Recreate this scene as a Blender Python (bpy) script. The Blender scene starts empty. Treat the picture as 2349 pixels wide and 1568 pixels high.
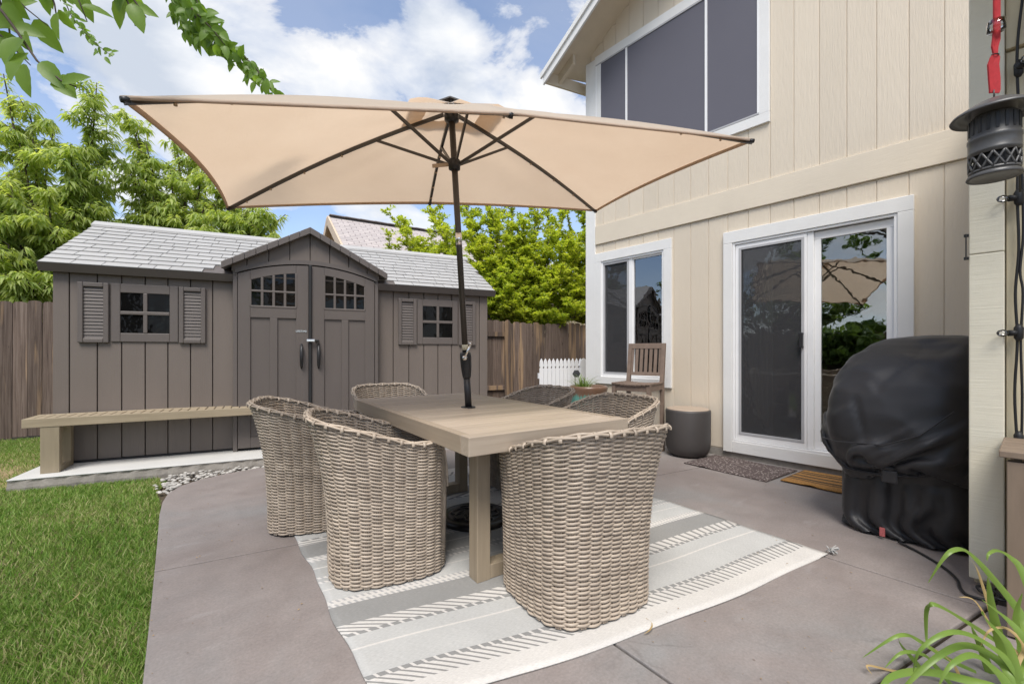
import bpy, bmesh, math, random
import numpy as np
from mathutils import Vector, Matrix
random.seed(7); np.random.seed(7)
R_ = math.radians
SC = bpy.context.scene
COL = SC.collection

# ------------------------------------------------------------------ camera
TH = math.atan2(1116, 1323.0)
CAMH = 1.09
cd = bpy.data.cameras.new('camera'); cam = bpy.data.objects.new('camera', cd); COL.objects.link(cam)
cam.location = (0, 0, CAMH); cam.rotation_euler = (math.pi/2, 0, -TH)
cd.sensor_width = 36; cd.lens = 1323/3072*36; cd.shift_y = 30.5/3072
cd.clip_start = .05; cd.clip_end = 2000
SC.camera = cam
FW = Vector((math.sin(TH), math.cos(TH), 0)); RT = Vector((math.cos(TH), -math.sin(TH), 0))
def at(x, y, d):
    """world point seen at (x, y) of the 2349 x 1568 view, at depth d metres"""
    u, v = x*1.3078, y*1.3078
    return FW*d + RT*((u-1536)/1323*d) + Vector((0, 0, CAMH-(v-1056)/1323*d))

# ------------------------------------------------------------------ node helpers
def N(t, kind, ins=None, **props):
    n = t.nodes.new(kind)
    for k, v in props.items(): setattr(n, k, v)
    for k, v in (ins or {}).items():
        s = n.inputs[k]
        if hasattr(v, 'is_linked') or hasattr(v, 'links'): t.links.new(v, s)
        else: s.default_value = v
    return n
def math_(t, op, a, b=None, c=None):
    ins = {0: a}
    if b is not None: ins[1] = b
    if c is not None: ins[2] = c
    return N(t, 'ShaderNodeMath', ins, operation=op).outputs[0]
def ramp(t, fac, stops, interp='LINEAR'):
    n = N(t, 'ShaderNodeValToRGB', {0: fac}); cr = n.color_ramp; cr.interpolation = interp
    while len(cr.elements) < len(stops): cr.elements.new(.5)
    for e, (p, c) in zip(cr.elements, stops):
        e.position = p; e.color = (c, c, c, 1) if isinstance(c, (int, float)) else tuple(c)+(1,)
    return n.outputs[0]
def mixc(t, f, a, b, mode='MIX'):
    n = N(t, 'ShaderNodeMix', None, data_type='RGBA', blend_type=mode)
    for i, v in ((0, f), (6, a), (7, b)):
        s = n.inputs[i]
        if hasattr(v, 'links'): t.links.new(v, s)
        else: s.default_value = v if i == 0 else tuple(v)+((1,) if len(v) == 3 else ())
    return n.outputs[2]
def noise_(t, vec, scale, detail=4, rough=.55, dist=0):
    return N(t, 'ShaderNodeTexNoise', {'Vector': vec, 'Scale': scale, 'Detail': detail, 'Roughness': rough, 'Distortion': dist}).outputs[0]
def mapv(t, vec, scale=(1, 1, 1), loc=(0, 0, 0), rot=(0, 0, 0)):
    return N(t, 'ShaderNodeMapping', {'Vector': vec, 'Location': loc, 'Rotation': rot, 'Scale': scale}).outputs[0]
def new_mat(name):
    m = bpy.data.materials.new(name); m.use_nodes = True; t = m.node_tree; t.nodes.clear()
    o = N(t, 'ShaderNodeOutputMaterial'); return m, t, o
def lit(c, k): return tuple(max(0, min(1, x*k)) for x in c)

# ------------------------------------------------------------------ world and light
SUN_EL, SUN_AZ = R_(58), R_(226)     # azimuth clockwise from +Y
w = bpy.data.worlds.new('World'); SC.world = w; w.use_nodes = True
w.cycles.sampling_method = 'MANUAL'; w.cycles.sample_map_resolution = 512
t = w.node_tree; t.nodes.clear()
sky = N(t, 'ShaderNodeTexSky', sky_type='NISHITA', sun_disc=False, sun_elevation=SUN_EL, sun_rotation=SUN_AZ, altitude=1300, air_density=1.0, dust_density=.7, ozone_density=3.0)
bg1 = N(t, 'ShaderNodeBackground', {'Color': sky.outputs[0], 'Strength': .14})
tc = N(t, 'ShaderNodeTexCoord')
sep = N(t, 'ShaderNodeSeparateXYZ', {0: tc.outputs['Generated']})
zc = math_(t, 'MAXIMUM', sep.outputs[2], 0.0)
den = math_(t, 'ADD', zc, .42)
cx_ = math_(t, 'DIVIDE', sep.outputs[0], den); cy_ = math_(t, 'DIVIDE', sep.outputs[1], den)
def cloud_noise(dz):
    v = N(t, 'ShaderNodeCombineXYZ', {0: sep.outputs[0], 1: sep.outputs[1], 2: math_(t, 'MULTIPLY', math_(t, 'ADD', zc, dz), 1.9)}).outputs[0]
    v = mapv(t, v, (1, 1, 1), CLOUD)
    big = noise_(t, v, 2.6, 2, .45, .0)
    fine = noise_(t, v, 7.5, 8, .58, .25)
    return math_(t, 'ADD', math_(t, 'MULTIPLY', big, .72), math_(t, 'MULTIPLY', fine, .28))
CLOUD = (3.15, .4, 7.7)
n1 = cloud_noise(0); n2 = cloud_noise(.055)
dens = ramp(t, n1, [(.475, 0), (.505, .7), (.56, 1)])
shd = math_(t, 'MULTIPLY_ADD', math_(t, 'SUBTRACT', n1, n2), 3.0, math_(t, 'MULTIPLY_ADD', n1, -2.2, 1.75))
ccol = ramp(t, shd, [(.25, (.60, .66, .76)), (.5, (.83, .86, .91)), (.72, (1.0, .99, .97))])
bg2 = N(t, 'ShaderNodeBackground', {'Color': ccol, 'Strength': .64})
lowhaze = ramp(t, zc, [(0, .55), (.28, 0)])
fac = math_(t, 'MAXIMUM', dens, math_(t, 'MAXIMUM', lowhaze, .2))
mx = N(t, 'ShaderNodeMixShader', {0: fac, 1: bg1.outputs[0], 2: bg2.outputs[0]})
t.links.new(mx.outputs[0], N(t, 'ShaderNodeOutputWorld').inputs[0])

sl = bpy.data.lights.new('sun', 'SUN'); sun = bpy.data.objects.new('sun', sl); COL.objects.link(sun)
sl.energy = 2.6; sl.angle = R_(28); sl.color = (1, .95, .88)
sd = Vector((math.sin(SUN_AZ)*math.cos(SUN_EL), math.cos(SUN_AZ)*math.cos(SUN_EL), math.sin(SUN_EL)))
sun.rotation_euler = sd.to_track_quat('Z', 'Y').to_euler(); sun.location = sd*30
vs = SC.view_settings; vs.view_transform = 'Standard'; vs.look = 'None'; vs.gamma = 1; vs.exposure = .75
SC.cycles.use_denoising = True; SC.cycles.max_bounces = 8; SC.cycles.transparent_max_bounces = 16
SC.cycles.sample_clamp_indirect = 6

# ------------------------------------------------------------------ materials
def mat(name, col, rough=.6, var=.12, scale=(6, 6, 6), nscale=1.0, bump=0, bscale=None, metallic=0, rnd=0, col2=None, spec=.4, coord='Object', trans=0, sheen=0):
    m, t, o = new_mat(name)
    tc = N(t, 'ShaderNodeTexCoord'); vec = mapv(t, tc.outputs[coord], scale)
    n = noise_(t, vec, nscale, 5, .6)
    c2 = col2 or lit(col, 1-var)
    c = ramp(t, n, [(.3, c2), (.7, lit(col, 1+var) if not col2 else col)])
    if rnd:
        oi = N(t, 'ShaderNodeObjectInfo')
        c = mixc(t, 1.0, c, ramp(t, oi.outputs['Random'], [(0, 1-rnd), (1, 1.0)]), 'MULTIPLY')
    b = N(t, 'ShaderNodeBsdfPrincipled', {'Base Color': c, 'Roughness': rough, 'Metallic': metallic, 'Specular IOR Level': spec, 'Sheen Weight': sheen, 'Sheen Roughness': .4})
    if bump:
        bn = noise_(t, mapv(t, tc.outputs[coord], bscale or scale), 1.0, 6, .65)
        t.links.new(N(t, 'ShaderNodeBump', {'Strength': .6, 'Distance': bump, 'Height': bn}).outputs[0], b.inputs['Normal'])
    s = b.outputs[0]
    if trans:
        tr = N(t, 'ShaderNodeBsdfTranslucent', {'Color': c})
        s = N(t, 'ShaderNodeMixShader', {0: trans, 1: s, 2: tr.outputs[0]}).outputs[0]
    t.links.new(s, o.inputs[0]); return m

M = {}
M['cream'] = mat('cream_paint', (.68, .595, .478), .6, .035, (1.2, 1.2, .5), 1, .007, (60, 60, 7), rnd=.07)
M['cream_smooth'] = mat('cream_trim_paint', (.68, .60, .483), .6, .04, (2, 2, 2), 1, .002, (40, 8, 60))
M['soffit'] = mat('soffit_paint', (.62, .54, .42), .7, .05)
M['white'] = mat('white_trim_paint', (.74, .735, .72), .55, .035, (3, 3, 3), 1, .002, (30, 6, 120))
M['vinyl'] = mat('white_vinyl', (.82, .82, .82), .3, .02)
M['track'] = mat('frame_track_grey', (.42, .42, .43), .4, .05)
M['post'] = mat('pale_green_trim_paint', (.66, .625, .51), .6, .05, (3, 3, 3), 1, .003, (25, 4, 110))
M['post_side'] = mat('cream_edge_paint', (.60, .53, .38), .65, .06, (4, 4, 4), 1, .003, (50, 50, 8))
M['screen_dark'] = mat('solar_screen', (.118, .116, .142), .75, .05, (.6, .6, .6))
M['shed'] = mat('shed_resin', (.165, .137, .119), .55, .07, (2.5, 2.5, .5), 1, .0025, (90, 90, 5), rnd=.06)
M['shed_trim'] = mat('shed_resin_trim', (.122, .104, .095), .5, .06, (2.5, 2.5, .6), 1, .0015, (90, 90, 5))
M['shed_door'] = mat('shed_door_resin', (.118, .100, .091), .5, .06, (2.5, 2.5, .6), 1, .0015, (90, 90, 5))
M['shed_roof'] = mat('shed_roof_resin', (.42, .412, .40), .5, .08, (3, 3, 3), 1, .001, (40, 40, 40), rnd=.10)
M['dark'] = mat('dark_rubber', (.02, .02, .021), .5, .1)
M['black_plastic'] = mat('black_plastic', (.022, .022, .024), .42, .15)
M['black_metal'] = mat('black_powder_coat', (.021, .019, .018), .33, .15, spec=.5)
M['bronze'] = mat('bronze_powder_coat', (.045, .038, .032), .38, .15, spec=.5)
M['zapper'] = mat('gunmetal_plastic', (.075, .074, .074), .38, .12, (8, 8, 8), spec=.5)
M['chrome'] = mat('chrome', (.75, .75, .76), .18, .04, metallic=1)
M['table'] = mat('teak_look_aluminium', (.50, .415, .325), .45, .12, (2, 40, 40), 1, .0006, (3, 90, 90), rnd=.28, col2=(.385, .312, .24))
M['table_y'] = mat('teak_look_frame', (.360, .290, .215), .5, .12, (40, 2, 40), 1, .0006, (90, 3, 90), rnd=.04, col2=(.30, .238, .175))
M['bench'] = mat('bench_teak_look', (.40, .325, .225), .5, .1, (3, 30, 30), 1, .0006, (3, 80, 80), rnd=.06, col2=(.31, .25, .17))
M['bench_leg'] = mat('bench_leg_teak_look', (.32, .262, .18), .5, .1, (30, 30, 2.5), 1, .0006, (80, 80, 3), col2=(.255, .208, .142))
M['wicker'] = mat('wicker_strand', (.52, .435, .345), .48, .16, (14, 14, 14), 1, 0, rnd=.24, spec=.45, col2=(.355, .288, .225))
M['cushion'] = mat('grey_cushion', (.23, .225, .225), .9, .1, (40, 40, 40), 1, .001, (300, 300, 300))
M['chairwood'] = mat('stained_wood', (.185, .135, .105), .55, .12, (20, 20, 20), rnd=.08)
M['standwood'] = mat('planter_wood', (.20, .15, .11), .6, .15, (15, 15, 3))
M['drum'] = mat('drum_resin', (.062, .056, .054), .5, .08, (4, 4, 4), 1, .0006, (150, 150, 150))
M['drumtop'] = mat('drum_wood_lid', (.36, .285, .22), .5, .12, (40, 4, 10))
M['cover'] = mat('black_polyester', (.019, .0185, .021), .48, .15, (6, 6, 6), 1, .0008, (500, 500, 500), spec=.5, sheen=.12)
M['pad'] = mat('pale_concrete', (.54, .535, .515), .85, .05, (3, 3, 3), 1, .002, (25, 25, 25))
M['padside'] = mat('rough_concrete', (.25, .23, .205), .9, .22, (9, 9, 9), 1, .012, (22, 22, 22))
M['pebble'] = mat('pebble', (.42, .40, .37), .7, .35, (14, 14, 14))
M['soil'] = mat('soil', (.10, .075, .05), .95, .35, (8, 8, 8), 1, .01, (30, 30, 30))
M['dirt'] = mat('straw_soil', (.30, .225, .12), .95, .35, (5, 5, 5), 1, .01, (40, 40, 40))
M['bark'] = mat('bark', (.075, .058, .046), .9, .3, (20, 20, 4), 1, .006, (40, 40, 6))
M['terracotta'] = mat('glazed_terracotta', (.16, .09, .058), .4, .25, (8, 8, 3))
M['fabric_red'] = mat('red_webbing', (.42, .028, .035), .8, .15, (40, 40, 40))
M['picket'] = mat('white_picket_paint', (.80, .80, .81), .5, .03)
M['curtain'] = mat('curtain', (.55, .55, .55), .9, .05)
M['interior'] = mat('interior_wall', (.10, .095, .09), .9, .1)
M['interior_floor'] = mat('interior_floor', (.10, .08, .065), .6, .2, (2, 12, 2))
M['neigh'] = mat('neighbour_siding', (.62, .52, .38), .7, .05)
M['neigh_trim'] = mat('neighbour_trim', (.58, .46, .34), .7, .05)
M['shingle_edge'] = mat('asphalt_shingle_edge', (.055, .052, .055), .9, .2, (30, 30, 30))
M['ridge'] = mat('ridge_shingles', (.27, .24, .235), .95, .2, (20, 20, 20))
M['beige_strap'] = mat('umbrella_tie', (.45, .34, .25), .8, .1)
M['tag_red'] = mat('care_tag', (.45, .12, .12), .8, .4, (200, 200, 200))
M['sticker'] = mat('label_sticker', (.65, .60, .45), .6, .1)
M['bulbcap'] = mat('bulb_socket', (.012, .012, .013), .5, .1)

def fence_mat():
    m, t, o = new_mat('weathered_fence_wood')
    tc = N(t, 'ShaderNodeTexCoord'); oi = N(t, 'ShaderNodeObjectInfo')
    off = N(t, 'ShaderNodeCombineXYZ', {0: math_(t, 'MULTIPLY', oi.outputs['Random'], 50), 1: 0, 2: math_(t, 'MULTIPLY', oi.outputs['Random'], 31)}).outputs[0]
    v = N(t, 'ShaderNodeVectorMath', {0: tc.outputs['Object'], 1: off}, operation='ADD').outputs[0]
    n1 = noise_(t, mapv(t, v, (9, 9, .55)), 1, 3, .5, .3)
    n2 = noise_(t, mapv(t, v, (70, 70, 1.6)), 1, 5, .65, .6)
    n3 = noise_(t, mapv(t, v, (14, 14, 5)), 1, 2, .5)
    grey = ramp(t, n2, [(.25, (.065, .048, .04)), (.5, (.165, .122, .10)), (.8, (.28, .225, .19))])
    tan = ramp(t, n2, [(.25, (.20, .125, .075)), (.7, (.47, .335, .22))])
    f = math_(t, 'ADD', n1, math_(t, 'MULTIPLY_ADD', oi.outputs['Random'], .16, -.08))
    c = mixc(t, ramp(t, f, [(.53, 0), (.60, 1)]), grey, tan)
    c = mixc(t, ramp(t, n3, [(.70, 0), (.76, .75)]), c, (.055, .035, .026))
    c = mixc(t, 1, c, ramp(t, math_(t, 'FRACT', math_(t, 'MULTIPLY', oi.outputs['Random'], 7.3)), [(0, .62), (1, 1.08)]), 'MULTIPLY')
    b = N(t, 'ShaderNodeBsdfPrincipled', {'Base Color': c, 'Roughness': .85, 'Specular IOR Level': .2})
    t.links.new(N(t, 'ShaderNodeBump', {'Strength': .7, 'Distance': .004, 'Height': n2}).outputs[0], b.inputs['Normal'])
    t.links.new(b.outputs[0], o.inputs[0]); return m
M['fence'] = fence_mat()

def concrete_mat():
    m, t, o = new_mat('stained_concrete')
    tc = N(t, 'ShaderNodeTexCoord'); v = tc.outputs['Object']
    n1 = noise_(t, mapv(t, v, (.8, .8, 1)), 1, 6, .6, .5)
    n2 = noise_(t, mapv(t, v, (5, 5, 5)), 1, 6, .7)
    n3 = noise_(t, mapv(t, v, (90, 90, 90)), 1, 3, .7)
    n4 = noise_(t, mapv(t, v, (2.2, 7, 2)), 1, 4, .6)
    c = ramp(t, n1, [(.32, (.230, .193, .178)), (.5, (.260, .228, .214)), (.68, (.255, .250, .245))])
    c = mixc(t, 1, c, ramp(t, n2, [(.3, .86), (.7, 1.08)]), 'MULTIPLY')
    c = mixc(t, ramp(t, n4, [(.62, 0), (.75, .28)]), c, (.42, .40, .39))
    c = mixc(t, 1, c, ramp(t, n3, [(.3, .86), (.7, 1.10)]), 'MULTIPLY')
    ck = N(t, 'ShaderNodeTexVoronoi', {'Vector': mapv(t, N(t, 'ShaderNodeVectorMath', {0: v, 1: mapv(t, N(t, 'ShaderNodeTexNoise', {'Vector': v, 'Scale': 3.0, 'Detail': 5}).outputs['Color'], (.35, .35, .35))}, operation='ADD').outputs[0], (.55, .55, .55)), 'Scale': 1}, feature='DISTANCE_TO_EDGE').outputs[0]
    c = mixc(t, math_(t, 'MULTIPLY', ramp(t, ck, [(.0, 1), (.0035, 0)]), ramp(t, n1, [(.50, 0), (.62, .3)])), c, (.10, .085, .08))
    sp_ = N(t, 'ShaderNodeTexVoronoi', {'Vector': mapv(t, v, (14, 14, 14)), 'Scale': 1, 'Randomness': 1}).outputs['Distance']
    c = mixc(t, math_(t, 'MULTIPLY', ramp(t, sp_, [(.05, .7), (.10, 0)]), ramp(t, n2, [(.55, 0), (.6, 1)])), c, (.12, .09, .07))
    c = mixc(t, ramp(t, noise_(t, mapv(t, v, (1.7, 1.3, 1), (4, 2, 0)), 1, 5, .65, .8), [(.60, 0), (.74, .35)]), c, (.20, .165, .15))
    b = N(t, 'ShaderNodeBsdfPrincipled', {'Base Color': c, 'Roughness': ramp(t, n2, [(.3, .5), (.7, .68)]), 'Specular IOR Level': .35})
    t.links.new(N(t, 'ShaderNodeBump', {'Strength': .35, 'Distance': .002, 'Height': n3}).outputs[0], b.inputs['Normal'])
    t.links.new(b.outputs[0], o.inputs[0]); return m
M['patio'] = concrete_mat()

def leaf_mat(name, c1, c2, trans=.45, rough=.45, scale=1.2):
    m, t, o = new_mat(name)
    g = N(t, 'ShaderNodeNewGeometry'); tc = N(t, 'ShaderNodeTexCoord')
    ri = g.outputs['Random Per Island']
    n = noise_(t, mapv(t, tc.outputs['Object'], (scale,)*3), 1, 2)
    f = math_(t, 'ADD', math_(t, 'MULTIPLY', ri, .6), math_(t, 'MULTIPLY', n, .45))
    c = ramp(t, f, [(.15, c1), (.85, c2)])
    b = N(t, 'ShaderNodeBsdfPrincipled', {'Base Color': c, 'Roughness': rough, 'Specular IOR Level': .35})
    ctr = mixc(t, 1, c, (1.0, 1.0, .55), 'MULTIPLY')
    tr = N(t, 'ShaderNodeBsdfTranslucent', {'Color': mixc(t, 1, ctr, (1.5, 1.5, 1.2), 'MULTIPLY')})
    s = N(t, 'ShaderNodeMixShader', {0: trans, 1: b.outputs[0], 2: tr.outputs[0]})
    t.links.new(s.outputs[0], o.inputs[0]); return m
M['leaf_peach'] = leaf_mat('peach_leaf', (.22, .32, .075), (.56, .61, .25), .55)
M['leaf_lime'] = leaf_mat('lime_leaf', (.25, .36, .05), (.60, .62, .11), .55)
M['leaf_dark'] = leaf_mat('hedge_leaf', (.03, .07, .02), (.12, .20, .05), .35)
M['leaf_yard'] = leaf_mat('yard_leaf', (.06, .12, .025), (.20, .28, .08), .45)
M['leaf_elm'] = leaf_mat('elm_leaf', (.10, .20, .035), (.22, .34, .07), .55, .4)
M['strap_leaf'] = leaf_mat('daylily_leaf', (.07, .165, .028), (.24, .34, .075), .3, .35, 9)
M['strap_dry'] = leaf_mat('dry_leaf', (.42, .27, .12), (.55, .42, .22), .3, .6)
M['potgrass'] = leaf_mat('pot_grass_leaf', (.10, .17, .05), (.25, .34, .10), .3)

def grass_mat():
    m, t, o = new_mat('lawn_grass')
    g = N(t, 'ShaderNodeNewGeometry'); tc = N(t, 'ShaderNodeTexCoord')
    n = noise_(t, mapv(t, tc.outputs['Object'], (1.6, 1.6, 1)), 1, 4, .6)
    f = math_(t, 'ADD', math_(t, 'MULTIPLY', g.outputs['Random Per Island'], .55), math_(t, 'MULTIPLY', n, .5))
    c = ramp(t, f, [(.18, (.08, .18, .02)), (.45, (.18, .325, .045)), (.64, (.29, .40, .09)), (.80, (.52, .47, .24))])
    b = N(t, 'ShaderNodeBsdfPrincipled', {'Base Color': c, 'Roughness': .5, 'Specular IOR Level': .3})
    tr = N(t, 'ShaderNodeBsdfTranslucent', {'Color': c})
    s = N(t, 'ShaderNodeMixShader', {0: .35, 1: b.outputs[0], 2: tr.outputs[0]})
    t.links.new(s.outputs[0], o.inputs[0]); return m
M['grass'] = grass_mat()

def glass_mat(name, ior, tint, screen=0, sc=(.05, .05, .055), wob=.0):
    m, t, o = new_mat(name)
    tr = N(t, 'ShaderNodeBsdfTransparent', {'Color': tint+(1,)})
    gl = N(t, 'ShaderNodeBsdfGlossy', {'Color': (.95, .97, 1, 1), 'Roughness': .0})
    fr = N(t, 'ShaderNodeFresnel', {'IOR': ior})
    if wob:
        tc = N(t, 'ShaderNodeTexCoord')
        bn = noise_(t, mapv(t, tc.outputs['Object'], (7, 7, 7)), 1, 2)
        bp = N(t, 'ShaderNodeBump', {'Strength': 1, 'Distance': wob, 'Height': bn})
        t.links.new(bp.outputs[0], gl.inputs['Normal'])
    s = N(t, 'ShaderNodeMixShader', {0: fr.outputs[0], 1: tr.outputs[0], 2: gl.outputs[0]}).outputs[0]
    if screen:
        df = N(t, 'ShaderNodeBsdfDiffuse', {'Color': sc+(1,)})
        s = N(t, 'ShaderNodeMixShader', {0: screen, 1: s, 2: df.outputs[0]}).outputs[0]
    t.links.new(s, o.inputs[0]); return m
M['glass'] = glass_mat('window_glass', 2.7, (.80, .84, .82), wob=.0006)
M['mesh_screen'] = glass_mat('insect_screen', 1.01, (1, 1, 1), .34, (.085, .085, .09))
M['pane'] = glass_mat('shed_pane', 1.4, (.2, .2, .2), .5, (.010, .010, .010), wob=.004)
M['bulb'] = glass_mat('bulb_glass', 1.6, (.93, .93, .93))

def canopy_mat():
    m, t, o = new_mat('umbrella_canvas')
    tc = N(t, 'ShaderNodeTexCoord')
    n = noise_(t, mapv(t, tc.outputs['Object'], (1.2, 1.2, 3)), 1, 5, .6)
    c = ramp(t, n, [(.3, (.66, .58, .49)), (.7, (.71, .63, .54))])
    ct = ramp(t, n, [(.3, (.68, .51, .365)), (.7, (.75, .58, .425))])
    df = N(t, 'ShaderNodeBsdfDiffuse', {'Color': c}); tr = N(t, 'ShaderNodeBsdfTranslucent', {'Color': ct})
    w_ = noise_(t, mapv(t, tc.outputs['Object'], (900, 900, 900)), 1, 2)
    bn = noise_(t, mapv(t, tc.outputs['Object'], (3, 3, 9), rot=(0, 0, .5)), 1, 4, .6, 1.0)
    bp = N(t, 'ShaderNodeBump', {'Strength': .4, 'Distance': .03, 'Height': bn})
    t.links.new(bp.outputs[0], df.inputs['Normal'])
    s = N(t, 'ShaderNodeMixShader', {0: .54, 1: df.outputs[0], 2: tr.outputs[0]})
    t.links.new(s.outputs[0], o.inputs[0]); return m
M['canopy'] = canopy_mat()

def stripe_mats():
    def base(name, fn):
        m, t, o = new_mat(name)
        uv = N(t, 'ShaderNodeUVMap'); sp = N(t, 'ShaderNodeSeparateXYZ', {0: uv.outputs[0]})
        u, v = sp.outputs[0], sp.outputs[1]
        c = fn(t, u, v)
        nz = noise_(t, mapv(t, uv.outputs[0], (60, 420, 1)), 1, 3, .7)
        big = noise_(t, mapv(t, uv.outputs[0], (3, 3, 1)), 1, 4, .6)
        c = mixc(t, 1, c, ramp(t, nz, [(.3, .78), (.7, 1.10)]), 'MULTIPLY')
        c = mixc(t, 1, c, ramp(t, big, [(.3, .90), (.7, 1.04)]), 'MULTIPLY')
        b = N(t, 'ShaderNodeBsdfPrincipled', {'Base Color': c, 'Roughness': .95, 'Specular IOR Level': .1})
        t.links.new(N(t, 'ShaderNodeBump', {'Strength': .6, 'Distance': .002, 'Height': nz}).outputs[0], b.inputs['Normal'])
        t.links.new(b.outputs[0], o.inputs[0]); return m
    W, L, G, D = (.62, .595, .56), (.49, .488, .472), (.41, .408, .395), (.285, .282, .272)
    def plain(c): return lambda t, u, v: mixc(t, 0, c, c)
    def lines(freq, duty, a, b, slant):
        def fn(t, u, v):
            k = math_(t, 'MULTIPLY', math_(t, 'SUBTRACT', 1.9, u), slant)
            p = math_(t, 'FRACT', math_(t, 'MULTIPLY', math_(t, 'ADD', u, math_(t, 'MULTIPLY', v, k)), freq))
            return mixc(t, ramp(t, p, [(0, 1), (duty, 0)], 'CONSTANT'), a, b)
        return fn
    return {'W': base('rug_white', plain(W)), 'L': base('rug_light_grey', plain(L)), 'G': base('rug_mid_grey', plain(G)), 'D': base('rug_dark_grey', plain(D)),
            'C': base('rug_comb', lines(29, .36, W, (.27, .265, .255), .62)), 'T': base('rug_ticks', lines(46, .42, W, (.40, .395, .39), .2)), 'K': base('rug_knots', lines(26, .72, W, (.27, .268, .26), .2))}
RUG = stripe_mats()

def mat_weave(name, a, b, sc_):
    m, t, o = new_mat(name)
    tc = N(t, 'ShaderNodeTexCoord')
    v = N(t, 'ShaderNodeTexVoronoi', {'Vector': mapv(t, tc.outputs['Object'], sc_), 'Scale': 1}).outputs['Distance']
    c = mixc(t, ramp(t, v, [(.22, 1), (.34, 0)]), a, b)
    p = N(t, 'ShaderNodeBsdfPrincipled', {'Base Color': c, 'Roughness': .95})
    t.links.new(p.outputs[0], o.inputs[0]); return m
M['doormat'] = mat_weave('speckled_mat', (.085, .062, .058), (.42, .37, .34), (60, 38, 1))
M['coir'] = mat('coir', (.36, .185, .055), .95, .4, (90, 90, 90), 1, .003, (300, 300, 300))
M['coir_dark'] = mat('coir_dark', (.09, .055, .028), .95, .5, (90, 90, 90), 1, .003, (300, 300, 300))

def roof_far_mat():
    m, t, o = new_mat('asphalt_shingles')
    uv = N(t, 'ShaderNodeUVMap')
    br = N(t, 'ShaderNodeTexBrick', {'Vector': uv.outputs[0], 'Color1': (.50, .45, .43, 1), 'Color2': (.41, .37, .36, 1), 'Mortar': (.23, .20, .20, 1), 'Scale': 1, 'Mortar Size': .012, 'Brick Width': .32, 'Row Height': .14, 'Bias': 0})
    n = noise_(t, mapv(t, uv.outputs[0], (3, 20, 1)), 1, 4, .7)
    c = mixc(t, 1, br.outputs[0], ramp(t, n, [(.3, .8), (.7, 1.15)]), 'MULTIPLY')
    p = N(t, 'ShaderNodeBsdfPrincipled', {'Base Color': c, 'Roughness': .95, 'Specular IOR Level': .1})
    t.links.new(p.outputs[0], o.inputs[0]); return m
M['roof_far'] = roof_far_mat()
def glaze_mat():
    m, t, o = new_mat('dripped_glaze')
    tc = N(t, 'ShaderNodeTexCoord'); sp = N(t, 'ShaderNodeSeparateXYZ', {0: tc.outputs['Object']})
    n = noise_(t, mapv(t, tc.outputs['Object'], (50, 50, 3)), 1, 3)
    z = math_(t, 'ADD', sp.outputs[2], math_(t, 'MULTIPLY_ADD', n, .16, -.08))
    c = mixc(t, ramp(t, z, [(.53, 1), (.57, 0)]), (.155, .088, .055), (.10, .30, .25))
    c = mixc(t, ramp(t, n, [(.5, 0), (.7, .5)]), c, (.16, .10, .07))
    p = N(t, 'ShaderNodeBsdfPrincipled', {'Base Color': c, 'Roughness': .3})
    t.links.new(p.outputs[0], o.inputs[0]); return m
M['glaze'] = glaze_mat()

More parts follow.
